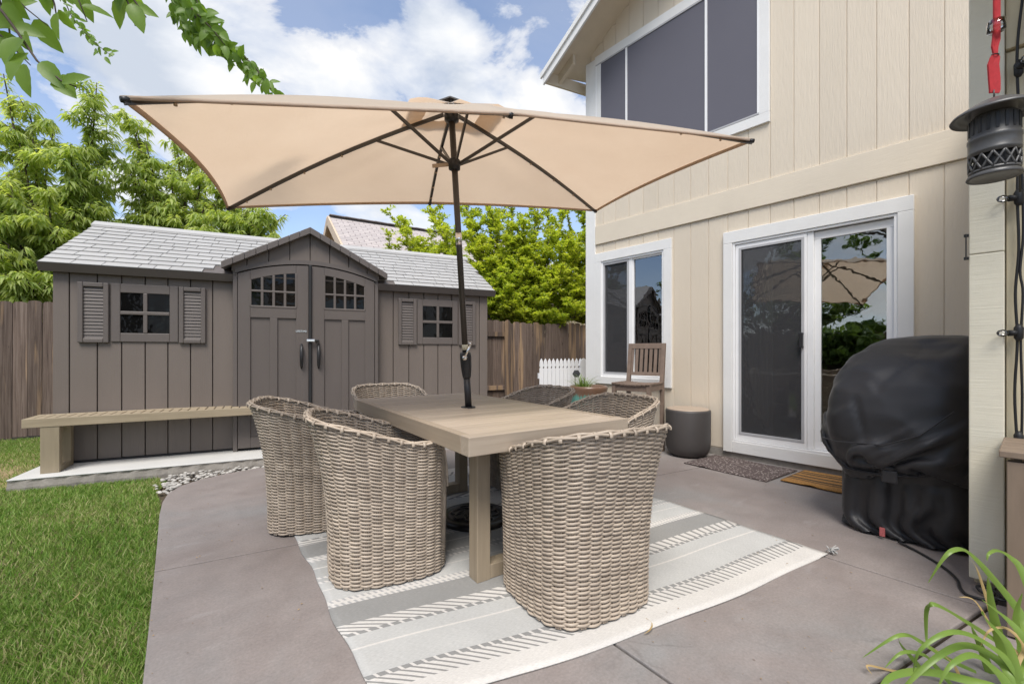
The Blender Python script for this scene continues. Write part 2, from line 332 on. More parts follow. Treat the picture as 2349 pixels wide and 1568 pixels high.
# ------------------------------------------------------------------ mesh helpers
class MB:
    def __init__(s): s.v = []; s.f = []; s.mi = []
    def add(s, vs_, fs, mi=0):
        o = len(s.v); s.v += [tuple(p) for p in vs_]; s.f += [tuple(i+o for i in f) for f in fs]; s.mi += [mi]*len(fs); return s
    def box(s, x0, x1, y0, y1, z0, z1):
        return s.add([(x0, y0, z0), (x1, y0, z0), (x1, y1, z0), (x0, y1, z0), (x0, y0, z1), (x1, y0, z1), (x1, y1, z1), (x0, y1, z1)],
                     [(0, 3, 2, 1), (4, 5, 6, 7), (0, 1, 5, 4), (1, 2, 6, 5), (2, 3, 7, 6), (3, 0, 4, 7)])
    def beam(s, p0, p1, w, h, up=(0, 0, 1)):
        p0, p1 = Vector(p0), Vector(p1); d = (p1-p0).normalized(); x = d.cross(Vector(up)).normalized(); y = x.cross(d)
        vs_ = [p+x*a*w/2+y*b*h/2 for p in (p0, p1) for a, b in ((-1, -1), (1, -1), (1, 1), (-1, 1))]
        return s.add(vs_, [(0, 1, 2, 3), (7, 6, 5, 4), (0, 4, 5, 1), (1, 5, 6, 2), (2, 6, 7, 3), (3, 7, 4, 0)])
    def tube(s, pts, r, n=8, cap=True, closed=False, squash=1.0):
        pts = [Vector(p) for p in pts]; m = len(pts)
        rr = r if isinstance(r, (list, tuple)) else [r]*m
        vs_ = []; ref = None
        for i in range(m):
            a = pts[i-1] if (i or closed) else pts[i]; b = pts[(i+1) % m] if (i < m-1 or closed) else pts[i]
            d = (b-a).normalized()
            if ref is None: ref = Vector((0, 0, 1)) if abs(d.z) < .9 else Vector((1, 0, 0))
            x = d.cross(ref).normalized(); y = x.cross(d).normalized(); ref = y
            for k in range(n):
                an = 2*math.pi*k/n; vs_.append(pts[i]+x*math.cos(an)*rr[i]+y*math.sin(an)*rr[i]*squash)
        fs = []
        for i in range(m if closed else m-1):
            j = (i+1) % m
            for k in range(n):
                fs.append((i*n+k, i*n+(k+1) % n, j*n+(k+1) % n, j*n+k))
        if cap and not closed:
            fs.append(tuple(range(n))[::-1]); fs.append(tuple((m-1)*n+k for k in range(n)))
        return s.add(vs_, fs)
    def lathe(s, prof, n=32, c=(0, 0, 0)):
        vs_ = [(c[0]+r*math.cos(2*math.pi*k/n), c[1]+r*math.sin(2*math.pi*k/n), c[2]+z) for r, z in prof for k in range(n)]
        fs = [(i*n+k, i*n+(k+1) % n, (i+1)*n+(k+1) % n, (i+1)*n+k) for i in range(len(prof)-1) for k in range(n)]
        return s.add(vs_, fs)
    def prism(s, poly, fn, d0, d1):
        """poly 2-D points, fn(a,b,d) -> 3-D"""
        n = len(poly); vs_ = [fn(a, b, d0) for a, b in poly]+[fn(a, b, d1) for a, b in poly]
        return s.add(vs_, [tuple(range(n))[::-1], tuple(range(n, 2*n))]+[(i, (i+1) % n, n+(i+1) % n, n+i) for i in range(n)])
    def mesh(s, name, mats, smooth=False):
        me = bpy.data.meshes.new(name); me.from_pydata(s.v, [], s.f)
        for m in (mats if isinstance(mats, (list, tuple)) else [mats]): me.materials.append(m)
        if any(s.mi): me.polygons.foreach_set('material_index', s.mi)
        if smooth: me.polygons.foreach_set('use_smooth', [True]*len(me.polygons))
        bm = bmesh.new(); bm.from_mesh(me); bmesh.ops.recalc_face_normals(bm, faces=bm.faces); bm.to_mesh(me); bm.free()
        return me
    def build(s, name, mats, parent=None, smooth=False, bev=0, world=False, loc=None, rotz=0, kind=None):
        return link(s.mesh(name, mats, smooth), name, parent, bev, world, loc, rotz, kind)
def link(me, name, parent=None, bev=0, world=False, loc=None, rotz=0, kind=None):
    o = bpy.data.objects.new(name, me); COL.objects.link(o)
    if loc is not None: o.location = loc
    if rotz: o.rotation_euler.z = rotz
    if parent:
        o.parent = parent
        if world: o.matrix_parent_inverse = wmat(parent).inverted()
    if bev:
        md = o.modifiers.new('bevel', 'BEVEL'); md.width = bev; md.segments = 2; md.limit_method = 'ANGLE'; md.angle_limit = .6
    if kind: o['kind'] = kind
    return o
def wmat(o):
    m = Matrix.Translation(o.location) @ o.rotation_euler.to_matrix().to_4x4()
    if o.parent: m = wmat(o.parent) @ o.matrix_parent_inverse @ m
    return m
def thing(name, label, cat, loc=(0, 0, 0), rotz=0, group=None):
    o = bpy.data.objects.new(name, None); COL.objects.link(o); o.location = loc; o.rotation_euler = (0, 0, rotz)
    o.empty_display_size = .1
    return tag(o, label, cat, group)
def tag(o, label, cat, group=None):
    o['label'] = label; o['category'] = cat
    if group: o['group'] = group
    return o
def shade(o):
    o.data.polygons.foreach_set('use_smooth', [True]*len(o.data.polygons)); return o
def copy_tree(o, parent=None):
    c = o.copy(); COL.objects.link(c)
    if parent: c.parent = parent; c.matrix_parent_inverse = o.matrix_parent_inverse.copy()
    for ch in list(o.children): copy_tree(ch, c)
    return c

def np_mesh(name, verts, faces, mt):
    """verts (n,3) array; faces (m,k) int array"""
    me = bpy.data.meshes.new(name); k = faces.shape[1]
    me.vertices.add(len(verts)); me.vertices.foreach_set('co', verts.astype(np.float32).ravel())
    me.loops.add(faces.size); me.loops.foreach_set('vertex_index', faces.astype(np.int32).ravel())
    me.polygons.add(len(faces)); me.polygons.foreach_set('loop_start', np.arange(0, faces.size, k, dtype=np.int32))
    me.polygons.foreach_set('loop_total', np.full(len(faces), k, dtype=np.int32))
    me.update(calc_edges=True); me.materials.append(mt); return me
def leaves_mesh(name, P, D, U, L, Wd, mt, fold=.25, droop=.25):
    """P base points, D unit directions, U approx normals, L lengths, Wd widths -> folded, drooping leaves"""
    n = len(P); S = np.cross(D, U); S /= np.linalg.norm(S, axis=1)[:, None]+1e-9; U = np.cross(S, D)
    L = L[:, None]; Wd = Wd[:, None]; Z = np.array([0, 0, -1.0])
    m1 = P+D*L*.45+Z*L*droop*.2
    tip = P+D*L+Z*L*droop
    lf = m1+S*Wd*.5+U*Wd*fold; rt = m1-S*Wd*.5+U*Wd*fold
    V_ = np.stack([P, lf, m1, rt, tip], 1).reshape(-1, 3)
    b = np.arange(n)[:, None]*5
    F_ = np.concatenate([b+np.array([[0, 2, 1]]), b+np.array([[0, 3, 2]]), b+np.array([[1, 2, 4]]), b+np.array([[2, 3, 4]])])
    return np_mesh(name, V_, F_, mt)

# ================================================================== SETTING
def inside(poly, x, y):
    r = np.zeros(len(x), bool); j = len(poly)-1
    for i in range(len(poly)):
        xi, yi = poly[i]; xj, yj = poly[j]
        r ^= ((yi > y) != (yj > y)) & (x < (xj-xi)*(y-yi)/(yj-yi+1e-12)+xi); j = i
    return r
ground = MB().add([(-300, -300, -.06), (300, -300, -.06), (300, 300, -.06), (-300, 300, -.06)], [(0, 1, 2, 3)]).build('ground', M['soil'], kind='structure')

# patio slabs cut by tooled joints
PATIO = [(-.06, -3), (-.05, 0), (-.015, 1.2), (.006, 1.89), (.034, 2.41), (.073, 3.2), (.10, 3.8), (.125, 4.1), (.165, 4.32), (.25, 4.50), (.40, 4.62), (.60, 4.695), (.92, 4.73), (3.6, 3.97), (4.72, 3.97), (4.72, .12), (2.86, .12), (1.83, .352), (.9, .56), (.6, -3)]
def clip(poly, p, n):
    out = []
    for i in range(len(poly)):
        a, b = poly[i], poly[(i+1) % len(poly)]
        da = (a[0]-p[0])*n[0]+(a[1]-p[1])*n[1]; db = (b[0]-p[0])*n[0]+(b[1]-p[1])*n[1]
        if da >= 0: out.append(a)
        if (da >= 0) != (db >= 0):
            k = da/(da-db); out.append((a[0]+(b[0]-a[0])*k, a[1]+(b[1]-a[1])*k))
    return out
patio = MB().prism([(x, y) for x, y in PATIO], lambda a, b, d: (a, b, d), -.12, -.018).build('patio', M['soil'], kind='structure')
J = [((.059, 2.823), (.255, -.0)), ((1.34, .79), (0, 0)), ((2.768, .23), (0, 0))]
across = [((.059, 2.823), (-.254, -.967)), ((3.586, 2.105), (-.165, -.986))]
def halfplanes(p, d):  # line through p with direction d -> normal to its left
    n = (-d[1], d[0]); return p, n
cells = [PATIO]
for p, d in (((.059, 2.823), (.982, -.19)), ((1.359, 1.037), (.077, .997)), ((2.793, .684), (.055, .998))):
    pp, n = halfplanes(p, d); nxt = []
    for c in cells:
        for sgn in (1, -1):
            q = clip(c, (pp[0]+n[0]*.006*sgn, pp[1]+n[1]*.006*sgn), (n[0]*sgn, n[1]*sgn))
            if len(q) > 2: nxt.append(q)
    cells = nxt
for c in cells:
    MB().prism(c, lambda a, b, d: (a, b, d), -.11, 0).build('concrete_slab', M['patio'], patio, bev=.005)
# second pour at lower right, beyond the open joint
SLAB2 = [(2.86, .106), (1.827, .339), (.895, .548), (.65, -1.0), (2.86, -1.0)]
MB().prism(SLAB2, lambda a, b, d: (a, b, d), -.12, -.008).build('walkway', M['patio'], bev=.005, kind='structure')

# ---- lawn
SH_O = Vector((-.541, 5.777, .06)); SH_R = R_(-15); SHC, SHS = math.cos(SH_R), math.sin(SH_R)
def sh(s, q, z=0): return (SH_O.x+s*SHC-q*SHS, SH_O.y+s*SHS+q*SHC, SH_O.z+z)
PADQ0 = -.50
pad_poly = [sh(-.16, PADQ0)[:2], sh(4.5, PADQ0)[:2], sh(4.5, 2.45)[:2], sh(-.16, 2.45)[:2]]
LAWN = [(-7, -3), (-.055, -3), (-.045, 0), (-.01, 1.2), (.010, 1.89), (.038, 2.41), (.077, 3.2), (.104, 3.8), (.12, 4.05), (.10, 4.6), (.20, 4.9), (.1, 5.1), (-.8, 5.35), (-.5, 8.3), (-7, 9.9)]
lawn = MB().prism(LAWN, lambda a, b, d: (a, b, d), -.12, -.048).build('lawn', mat('lawn_soil', (.10, .085, .035), .95, .4, (6, 6, 6), 1, .01, (40, 40, 40)), kind='structure')
def grass():
    P = []
    for x0, x1, y0, y1, n in ((-3.0, .13, 1.5, 3.2, 130000), (-3.2, .2, 3.2, 5.4, 95000), (-4, -.4, 5.2, 8.6, 95000), (-6.5, -3, 0, 9, 25000)):
        x = np.random.uniform(x0, x1, n); y = np.random.uniform(y0, y1, n)
        k = inside(LAWN, x, y) & ~inside(pad_poly, x, y)
        P.append(np.stack([x[k], y[k]], 1))
    P = np.concatenate(P); x, y = P[:, 0], P[:, 1]
    bare = np.exp(-(((x+1.05)/.35)**2+((y-6.15)/.55)**2)*1.2)          # worn patch beside the pad
    patch = np.sin(x*3.1+1.3*np.sin(y*2.3))*np.sin(y*2.7+.8*np.sin(x*4.1))
    keep = np.random.rand(len(x)) > bare*.93
    x, y, patch = x[keep], y[keep], patch[keep]; n = len(x)
    h = np.random.uniform(.024, .046, n)*(1+.18*patch); wd = np.random.uniform(.0016, .0032, n)
    a = np.random.uniform(0, 2*np.pi, n); lean = np.random.uniform(.15, 1.15, n)*h; la = np.random.uniform(0, 2*np.pi, n)
    c, s_ = np.cos(a)*wd, np.sin(a)*wd; lx, ly = np.cos(la)*lean, np.sin(la)*lean
    z0 = np.full(n, -.05)
    V_ = np.stack([np.stack([x-c, y-s_, z0], 1), np.stack([x+c, y+s_, z0], 1), np.stack([x-c*.7+lx*.4, y-s_*.7+ly*.4, z0+h*.6], 1), np.stack([x+c*.7+lx*.4, y+s_*.7+ly*.4, z0+h*.6], 1), np.stack([x+lx, y+ly, z0+h], 1)], 1).reshape(-1, 3)
    b = np.arange(n)[:, None]*5
    F_ = np.concatenate([b+np.array([[0, 1, 3]]), b+np.array([[0, 3, 2]]), b+np.array([[2, 3, 4]])])
    o = link(np_mesh('grass', V_, F_, M['grass']), 'grass', kind='stuff'); tag(o, 'short green lawn grass with straw-coloured patches', 'grass')
grass()
dm = MB().prism([(-1.9, 5.3), (-.75, 5.5), (-.72, 7.2), (-1.2, 7.5), (-2.0, 6.6)], lambda a, b, d: (a, b, d), -.11, -.042).build('bare_soil', M['dirt'], kind='structure')

# ---- shed pad with rough formed edge
pad = thing('concrete_pad', 'pale raised concrete pad under the shed and bench', 'pad', (SH_O.x, SH_O.y, 0), SH_R)
def padmesh():
    mb = MB(); s0, s1, q0, q1, z = -.16, 4.5, PADQ0, 2.45, .06
    mb.box(s0, s1, q0, q1, z-.012, z); return mb
padmesh().build('pad_top', M['pad'], pad, bev=.006)
mb = MB(); n = 120
for i in range(n+1):
    s = -.155+i*(4.65/n); wob = .006*math.sin(i*1.7)+random.uniform(-.004, .004)
    for z in (-.08, -.01, .03, .047): mb.v.append((s, PADQ0+.006+wob*(1 if z < .04 else .3)-.012*(z < 0), z))
mb.f = [(i*4+k, (i+1)*4+k, (i+1)*4+k+1, i*4+k+1) for i in range(n) for k in range(3)]; mb.mi = [0]*len(mb.f)
mb.add([(-.155, PADQ0+.006, -.08), (-.155, PADQ0+.006, .047), (-.155, 2.44, .047), (-.155, 2.44, -.08)], [(0, 1, 2, 3)])
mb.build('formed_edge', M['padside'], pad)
MB().box(1.92, 4.5, PADQ0-.16, PADQ0-.012, -.1, .035).build('step_block', M['pad'], pad, bev=.012)

# ================================================================== SHED
K = 1.04
def sz(z): return 1.03+(z-1.09)*K
shed = thing('garden_shed', 'long taupe resin garden shed with gabled double doors and shuttered windows', 'shed', SH_O, SH_R)
EAVE, RIDGE, RQ, DEP = sz(1.855), sz(1.855)+.66, 1.13, 2.2
def arch(s): return sz(2.012-.13*((s-1.99)/.665)**2)
SL = [-.073, .04, .231, .404, .577, .75, .929, 1.11, 1.287]
SL = [a*K for a in SL]; CN = 1.99*K
SRt = sorted(2*CN-a for a in SL)
MB().box(-.06, 4.2, .03, DEP, 0, EAVE).build('core_wall', M['shed_trim'], shed)
for E_ in (SL, SRt):
    for a, b in zip(E_, E_[1:]):
        MB().box(a+.004, b-.004, 0, .035, .02, EAVE+.02).build('wall_plank', M['shed'], shed, bev=.004)
MB().box(SL[0], SRt[-1], -.008, .03, 0, .018).build('sill_plate', M['dark'], shed)
for gs in (-.066, SRt[-1]-.02):   # gable ends
    MB().prism([(.0, EAVE), (RQ, RIDGE-.03), (2*RQ, EAVE)], lambda a, b, d: (d, a, b), gs, gs+.03).build('gable_end', M['shed'], shed)

# roof
roof = MB()
s0, s1, ov = -.14, 4.29, .09
def rp(s, wq, h=0):  # wq: horizontal distance from the eave edge
    sl_ = (RIDGE-EAVE)/(RQ+ov); nn = math.hypot(1, sl_)
    return (s, -ov+wq-h*sl_/nn, EAVE+wq*sl_+h/nn)
Wq = RQ+ov
for sg in (0, 1):
    pts = [rp(s, w_, h) for w_ in (0, Wq) for s in (s0, s1) for h in (-.03, 0)]
    if sg: pts = [(x, 2*RQ-y, z) for x, y, z in pts]
    roof.add(pts, [(0, 1, 3, 2), (4, 6, 7, 5), (0, 4, 5, 1), (2, 3, 7, 6), (1, 5, 7, 3), (0, 2, 6, 4)])
roof = roof.build('roof', M['shed_trim'], shed)
rows = 11; rl = Wq/rows
def tile_mesh(wd):
    sl_ = (RIDGE-EAVE)/Wq; nn = math.hypot(1, sl_); mb = MB(); vs_ = []
    for (w_, h) in ((0, .017), (rl*1.02, .006)):
        for x in (.003, wd-.003):
            for hh in (0, h): vs_.append((x, w_-hh*sl_/nn, w_*sl_+hh/nn))
    mb.add(vs_, [(0, 2, 3, 1), (4, 5, 7, 6), (1, 3, 7, 5), (0, 1, 5, 4), (2, 6, 7, 3)])
    return mb.mesh('shingle', M['shed_roof'])
TM = {k: tile_mesh(k) for k in (.12, .22, .27)}
rr = random.Random(3)
for r in range(rows):
    x = s0 - rr.choice((0, .05, .1)); seq = []
    while x < s1-.06:
        wd = rr.choice((.12, .22, .22, .27)); 
        xx = max(x, s0); 
        if x >= s0-.001 and x+wd <= s1+.03:
            q = r*rl; zc_ = rp(x, q)[2]; half = max(0, (sz(2.36)-zc_)/.53)
            mid = x+wd/2
            if not (abs(mid-CN) < half-.06 and zc_ < sz(2.3)):
                link(TM[wd], 'shingle', roof, loc=rp(x, q))
        else:
            c0, c1 = max(x, s0), min(x+wd, s1)
            if c1-c0 > .02:
                o = link(TM[.12], 'shingle', roof, loc=rp(c0, r*rl)); o.scale.x = (c1-c0)/.12
        x += wd
MB().add([rp(s0-.005, -.004, -.07), rp(s1+.005, -.004, -.07), rp(s1+.005, -.004, .012), rp(s0-.005, -.004, .012), rp(s0-.005, .03, -.07), rp(s1+.005, .03, -.07)], [(0, 1, 2, 3), (0, 4, 5, 1)]).build('eave_trim', M['shed_trim'], roof)
MB().prism([(-.0, 0), (.10, -.065), (.10, -.04), (0, .02), (-.10, -.04), (-.10, -.065)], lambda a, b, d: (d, RQ+a, RIDGE+.02+b), s0-.01, s1+.01).build('ridge_cap', M['shed_roof'], roof)

# door bay
bay = thing_q = -.10
gw = .74*K; GA = sz(2.345); GF = sz(1.945)
def gz_(s): return GA-(GA-GF)*abs(s-CN)/gw
for sgn in (-1, 1):
    for k in range(4):
        a, b = CN+sgn*.20*k, CN+sgn*min(.20*(k+1), gw-.03)
        a, b = min(a, b), max(a, b)
        ss = [a+.003+(b-a-.006)*i/6 for i in range(7)]
        poly = [(s, arch(1.99+(s-CN)/K)+.03) for s in ss]+[(s, gz_(s)-.0) for s in ss[::-1]]
        if min(p[1] for p in poly[7:]) < min(p[1] for p in poly[:7])+.005: poly = [(s, min(z, gz_(s)-.005)) for s, z in poly]
        MB().prism(poly, lambda a_, b_, d: (a_, d, b_), bay, .02).build('gable_plank', M['shed'], shed, bev=.003)
for sgn in (-1, 1):
    groof = MB()
    e0 = CN+sgn*(gw+.05); ze = gz_(CN+sgn*(gw+.05))
    def gp(s, q, dz): return (s, q, gz_(s)+dz)
    pts = [gp(CN, bay-.07, 0), gp(e0, bay-.07, 0), gp(e0, .05, 0), gp(CN, .85, 0)]
    pts += [(x, y, z+.045) for x, y, z in pts]
    groof.add(pts, [(0, 1, 2, 3), (4, 7, 6, 5), (0, 4, 5, 1), (1, 5, 6, 2), (0, 3, 7, 4)])
    groof.build('gable_roof', M['shed_roof'], shed)
    tr = MB(); n = 8
    for k in range(n):
        a, b = CN+(e0-CN)*k/n, CN+(e0-CN)*((k+1)/n)-sgn*.004
        pts = [(a, bay-.085, gz_(a)-.02), (b, bay-.085, gz_(b)-.02), (b, bay-.085, gz_(b)+.05), (a, bay-.085, gz_(a)+.05)]
        pts += [(x, y+.045, z) for x, y, z in pts]
        MB().add(pts, [(0, 1, 2, 3), (4, 7, 6, 5), (0, 4, 5, 1), (1, 5, 6, 2), (2, 6, 7, 3), (3, 7, 4, 0)]).build('rake_trim', M['shed_trim'], shed, bev=.004)
# jambs, header arch
for a in (SL[-1]+.005, SRt[0]-.045):
    MB().box(a, a+.04, bay+.005, .03, 0, arch(1.33)+.05).build('door_jamb', M['shed_trim'], shed, bev=.005)
ss = [1.31+1.36*i/24 for i in range(25)]
MB().prism([(s*K, arch(s)) for s in ss]+[(s*K, min(arch(s)+.045, gz_(s*K)-.002)) for s in ss[::-1]], lambda a_, b_, d: (a_, d, b_), bay-.012, .02).build('arched_header', M['shed_trim'], shed)
for sgn, s_out, s_in in ((-1, 1.335, 1.975), (1, 2.645, 2.005)):
    lo, hi = min(s_out, s_in), max(s_out, s_in)
    dq = bay+.012
    ss = [lo+(hi-lo)*i/10 for i in range(11)]
    ztop = lambda s: arch(s)-.012
    door = MB().prism([(lo*K, .03), (hi*K, .03)]+[(s*K, ztop(s)) for s in ss[::-1]], lambda a_, b_, d: (a_, d, b_), dq, .02).build('door', M['shed_door'], shed)
    w0, w1 = ((1.443, 1.857) if sgn < 0 else (2.128, 2.545))
    wt = lambda s: sz(1.915-.10*((s-1.99)/.55)**2) ; wb = sz(1.552)
    pr = dq-.016
    # stiles and rails stand proud
    def panel(poly, name='door_rail', d0=pr): MB().prism(poly, lambda a_, b_, d: (a_, d, b_), d0, dq).build(name, M['shed_door'], door, bev=.004)
    panel([(lo*K, .03), (w0*K, .03), (w0*K, ztop(w0)), (lo*K, ztop(lo))] if sgn < 0 else [(lo*K, .03), (w0*K, .03), (w0*K, ztop(w0)), (lo*K, ztop(lo))], 'door_stile')
    panel([(w1*K, .03), (hi*K, .03), (hi*K, ztop(hi)), (w1*K, ztop(w1))], 'door_stile')
    s5 = [w0+(w1-w0)*i/8 for i in range(9)]
    panel([(s*K, wt(s)) for s in s5]+[(s*K, ztop(s)) for s in s5[::-1]])
    panel([(w0*K, sz(1.44)), (w1*K, sz(1.44)), (w1*K, wb), (w0*K, wb)])
    mid = (w0+w1)/2
    panel([((mid-.035)*K, .03), ((mid+.035)*K, .03), ((mid+.035)*K, sz(1.44)), ((mid-.035)*K, sz(1.44))], 'door_stile')
    panel([(w0*K, .03), (w1*K, .03), (w1*K, .14), (w0*K, .14)])
    zm = (wb+wt(mid))/2-.005
    for i in range(4):
        a, b = w0+(w1-w0)*i/4, w0+(w1-w0)*(i+1)/4
        MB().prism([(a*K, wb), (b*K, wb), (b*K, zm), (a*K, zm)], lambda a_, b_, d: (a_, d, b_), dq-.004, dq).build('window_pane', M['pane'], door)
        MB().prism([(a*K, zm), (b*K, zm), (b*K, wt(b)), (a*K, wt(a))], lambda a_, b_, d: (a_, d, b_), dq-.004, dq).build('window_pane', M['pane'], door)
        if i: MB().box(a*K-.013, a*K+.013, dq-.018, dq-.003, wb, wt(a)).build('muntin', M['shed_door'], door, bev=.005)
    MB().box(w0*K, w1*K, dq-.019, dq-.0025, zm-.011, zm+.011).build('muntin', M['shed_door'], door, bev=.005)
    for e in (w0, w1): MB().box(e*K-.011, e*K+.011, dq-.02, dq-.002, wb, wt(e)).build('muntin', M['shed_door'], door, bev=.005)
    MB().box(w0*K, w1*K, dq-.0205, dq-.0015, wb-.011, wb+.011).build('muntin', M['shed_door'], door, bev=.005)
    hs = (1.908 if sgn < 0 else 2.072)*K
    pts = []
    for i in range(9):
        k = i/8; pts.append((hs, dq-.02-.055*math.sin(math.pi*k)**.7, sz(1.175-.255*k)))
    MB().tube(pts, [.009, .015, .017, .018, .018, .018, .017, .015, .009], 8, squash=.75).build('handle', M['black_plastic'], door, smooth=True)
MB().box(1.976*K, 2.004*K, bay-.028, bay+.01, .03, arch(1.99)-.005).build('astragal', M['dark'], shed, bev=.005)
hasp = MB(); hasp.box(1.955*K, 2.035*K, bay-.052, bay-.03, sz(1.20), sz(1.225)); hasp.build('hasp', M['chrome'], shed, bev=.004)
MB().box(2.036*K, 2.075*K, bay-.045, bay-.004, sz(1.202), sz(1.222)).build('hasp_bolt', M['dark'], shed, bev=.003)
# maker's plate
cu = bpy.data.curves.new('maker_plate_text', 'FONT'); cu.body = 'LIFETIME'; cu.size = .028; cu.extrude = .001; cu.align_x = 'CENTER'
to = bpy.data.objects.new('tmp', cu); COL.objects.link(to)
dg = bpy.context.evaluated_depsgraph_get(); me = bpy.data.meshes.new_from_object(to.evaluated_get(dg)); bpy.data.objects.remove(to)
me.materials.append(M['chrome'])
o = link(me, 'maker_lettering', shed, loc=(1.905*K, bay-.008, sz(1.30))); o.rotation_euler = (math.pi/2, 0, 0)

# windows and shutters
for (a, b) in ((.33, .833), (3.147, 3.65)):
    a, b = a*K, b*K; z0, z1 = sz(1.185), sz(1.722)
    win = MB()
    for x0, x1, y0, y1 in ((a, a+.07, z0, z1), (b-.07, b, z0, z1), (a+.07, b-.07, z0, z0+.085), (a+.07, b-.07, z1-.085, z1)):
        win.box(x0, x1, -.014, .02, y0, y1)
    win = win.build('window', M['shed_trim'], shed, bev=.005)
    ia, ib, iz0, iz1 = a+.07, b-.07, z0+.085, z1-.085; mx_, mz = (ia+ib)/2, (iz0+iz1)/2
    for x0, x1 in ((ia, mx_), (mx_, ib)):
        for y0, y1 in ((iz0, mz), (mz, iz1)):
            MB().box(x0, x1, -.004, .004, y0, y1).build('window_pane', M['pane'], win)
    MB().box(mx_-.017, mx_+.017, -.018, -.003, iz0, iz1).build('muntin', M['shed_trim'], win, bev=.006)
    MB().box(ia, ib, -.019, -.0025, mz-.017, mz+.017).build('muntin', M['shed_trim'], win, bev=.006)
for (a, b) in ((.101, .318), (.84, 1.055), (2.925, 3.14), (3.662, 3.879)):
    a, b = a*K, b*K; z0, z1 = sz(1.176), sz(1.718)
    sh_ = MB()
    for x0, x1, y0, y1 in ((a, a+.04, z0, z1), (b-.04, b, z0, z1), (a+.04, b-.04, z0, z0+.04), (a+.04, b-.04, z1-.04, z1)): sh_.box(x0, x1, -.03, .01, y0, y1)
    sh_ = sh_.build('shutter', M['shed_trim'], shed, bev=.006)
    nl = 15; hh = (z1-z0-.08)/nl
    lm = MB().add([(0, -.010, 0), (b-a-.08, -.010, 0), (b-a-.08, -.002, hh*.93), (0, -.002, hh*.93), (0, .002, 0), (b-a-.08, .002, 0)], [(0, 1, 2, 3), (0, 4, 5, 1)]).mesh('louver', M['shed_trim'])
    for i in range(nl): link(lm, 'louver', sh_, loc=(a+.04, -.006, z0+.04+i*hh))

# ================================================================== FENCES
FD = Vector((SHC, SHS, 0)); FNV = Vector((-SHS, SHC, 0))
F0 = Vector((SH_O.x, SH_O.y, 0))+FNV*2.52
fence = thing('back_fence', 'weathered brown and grey board fence behind the shed', 'fence', F0, SH_R)
def board_mesh(wd, h, dog=.03):
    mb = MB(); poly = [(0, -.05), (wd, -.05), (wd, h-dog), (wd-dog*.6, h-dog*.25), (wd*.5, h), (dog*.6, h-dog*.25), (0, h-dog)]
    return mb.prism(poly, lambda a, b, d: (a, d, b), 0, .018).mesh('board', M['fence'])
bmesh_ = [board_mesh(.138, h) for h in (1.70, 1.72, 1.735)]
x = -6.2; i = 0
while x < 8.6:
    back = 3.6 < x < 5.62
    o = link(random.choice(bmesh_), 'board', fence, loc=(x, .03 if back else random.uniform(-.004, .004), random.uniform(-.015, .01)+(.03 if x < 0 else -.02)))
    o.rotation_euler.y = random.uniform(-.004, .004); x += .1445; i += 1
for a, b, z in ((3.6, 5.60, 1.40), (3.6, 5.60, .35)): MB().box(a, b, -.012, .026, z, z+.085).build('rail', M['fence'], fence)
for a, b, z in ((-6.2, 3.6, 1.40), (5.75, 8.6, 1.40), (-6.2, 3.6, .35), (5.75, 8.6, .35)): MB().box(a, b, .024, .062, z, z+.085).build('rail', M['fence'], fence)
link(board_mesh(.125, 1.73, .05), 'post_board', fence, loc=(5.585, -.03, .0))
side = thing('side_fence', 'long weathered board fence along the far edge of the lawn', 'fence', (-6.6, -4, 0), math.pi/2)
for k in range(95): link(random.choice(bmesh_), 'board', side, loc=(k*.1445, random.uniform(-.004, .004), random.uniform(-.02, .02)))
for z in (.35, 1.40): MB().box(0, 13.7, -.062, -.008, z, z+.085).build('rail', M['fence'], side)

pk = thing('picket_gate', 'low white picket gate panel past the house corner', 'gate', (4.50, 4.70, 0), R_(-15))
pm = MB().prism([(0, .03), (.062, .03), (.062, .84), (.05, .86), (.062, .885), (.055, .95), (.031, .995), (.007, .95), (0, .885), (.012, .86), (0, .84)], lambda a, b, d: (a, d, b), 0, .016).mesh('picket', M['picket'])
for k in range(20): link(pm, 'picket', pk, loc=(k*.0685, 0, 0))
MB().box(-.01, 1.38, .017, .05, .22, .30).build('rail', M['picket'], pk); MB().box(-.01, 1.38, .017, .05, .70, .78).build('rail', M['picket'], pk)
link(MB().prism([(0, 0), (.12, 0), (.12, .86), (.135, .885), (.115, .97), (.06, .995), (.005, .97), (-.015, .885), (0, .86)], lambda a, b, d: (a, d, b), -.02, -.002).mesh('gate_post', M['picket']), 'gate_post', pk, loc=(.70, -.004, .0))
# solar stake light
c_ = at(1322, 857, 5.75); sol = thing('solar_stake_light', 'small dark hexagonal solar light on a stake before the picket gate', 'garden light', (c_.x, c_.y, 0))
MB().lathe([(0, -.012), (.05, -.012), (.052, .012), (0, .014)], 6).build('lamp_head', M['black_plastic'], sol).location = (0, 0, c_.z)
sol.children[0].rotation_euler = (R_(80), 0, -TH)
MB().tube([(0, .02, -.05), (0, .02, c_.z-.02)], .006, 6).build('stake', M['chrome'], sol)

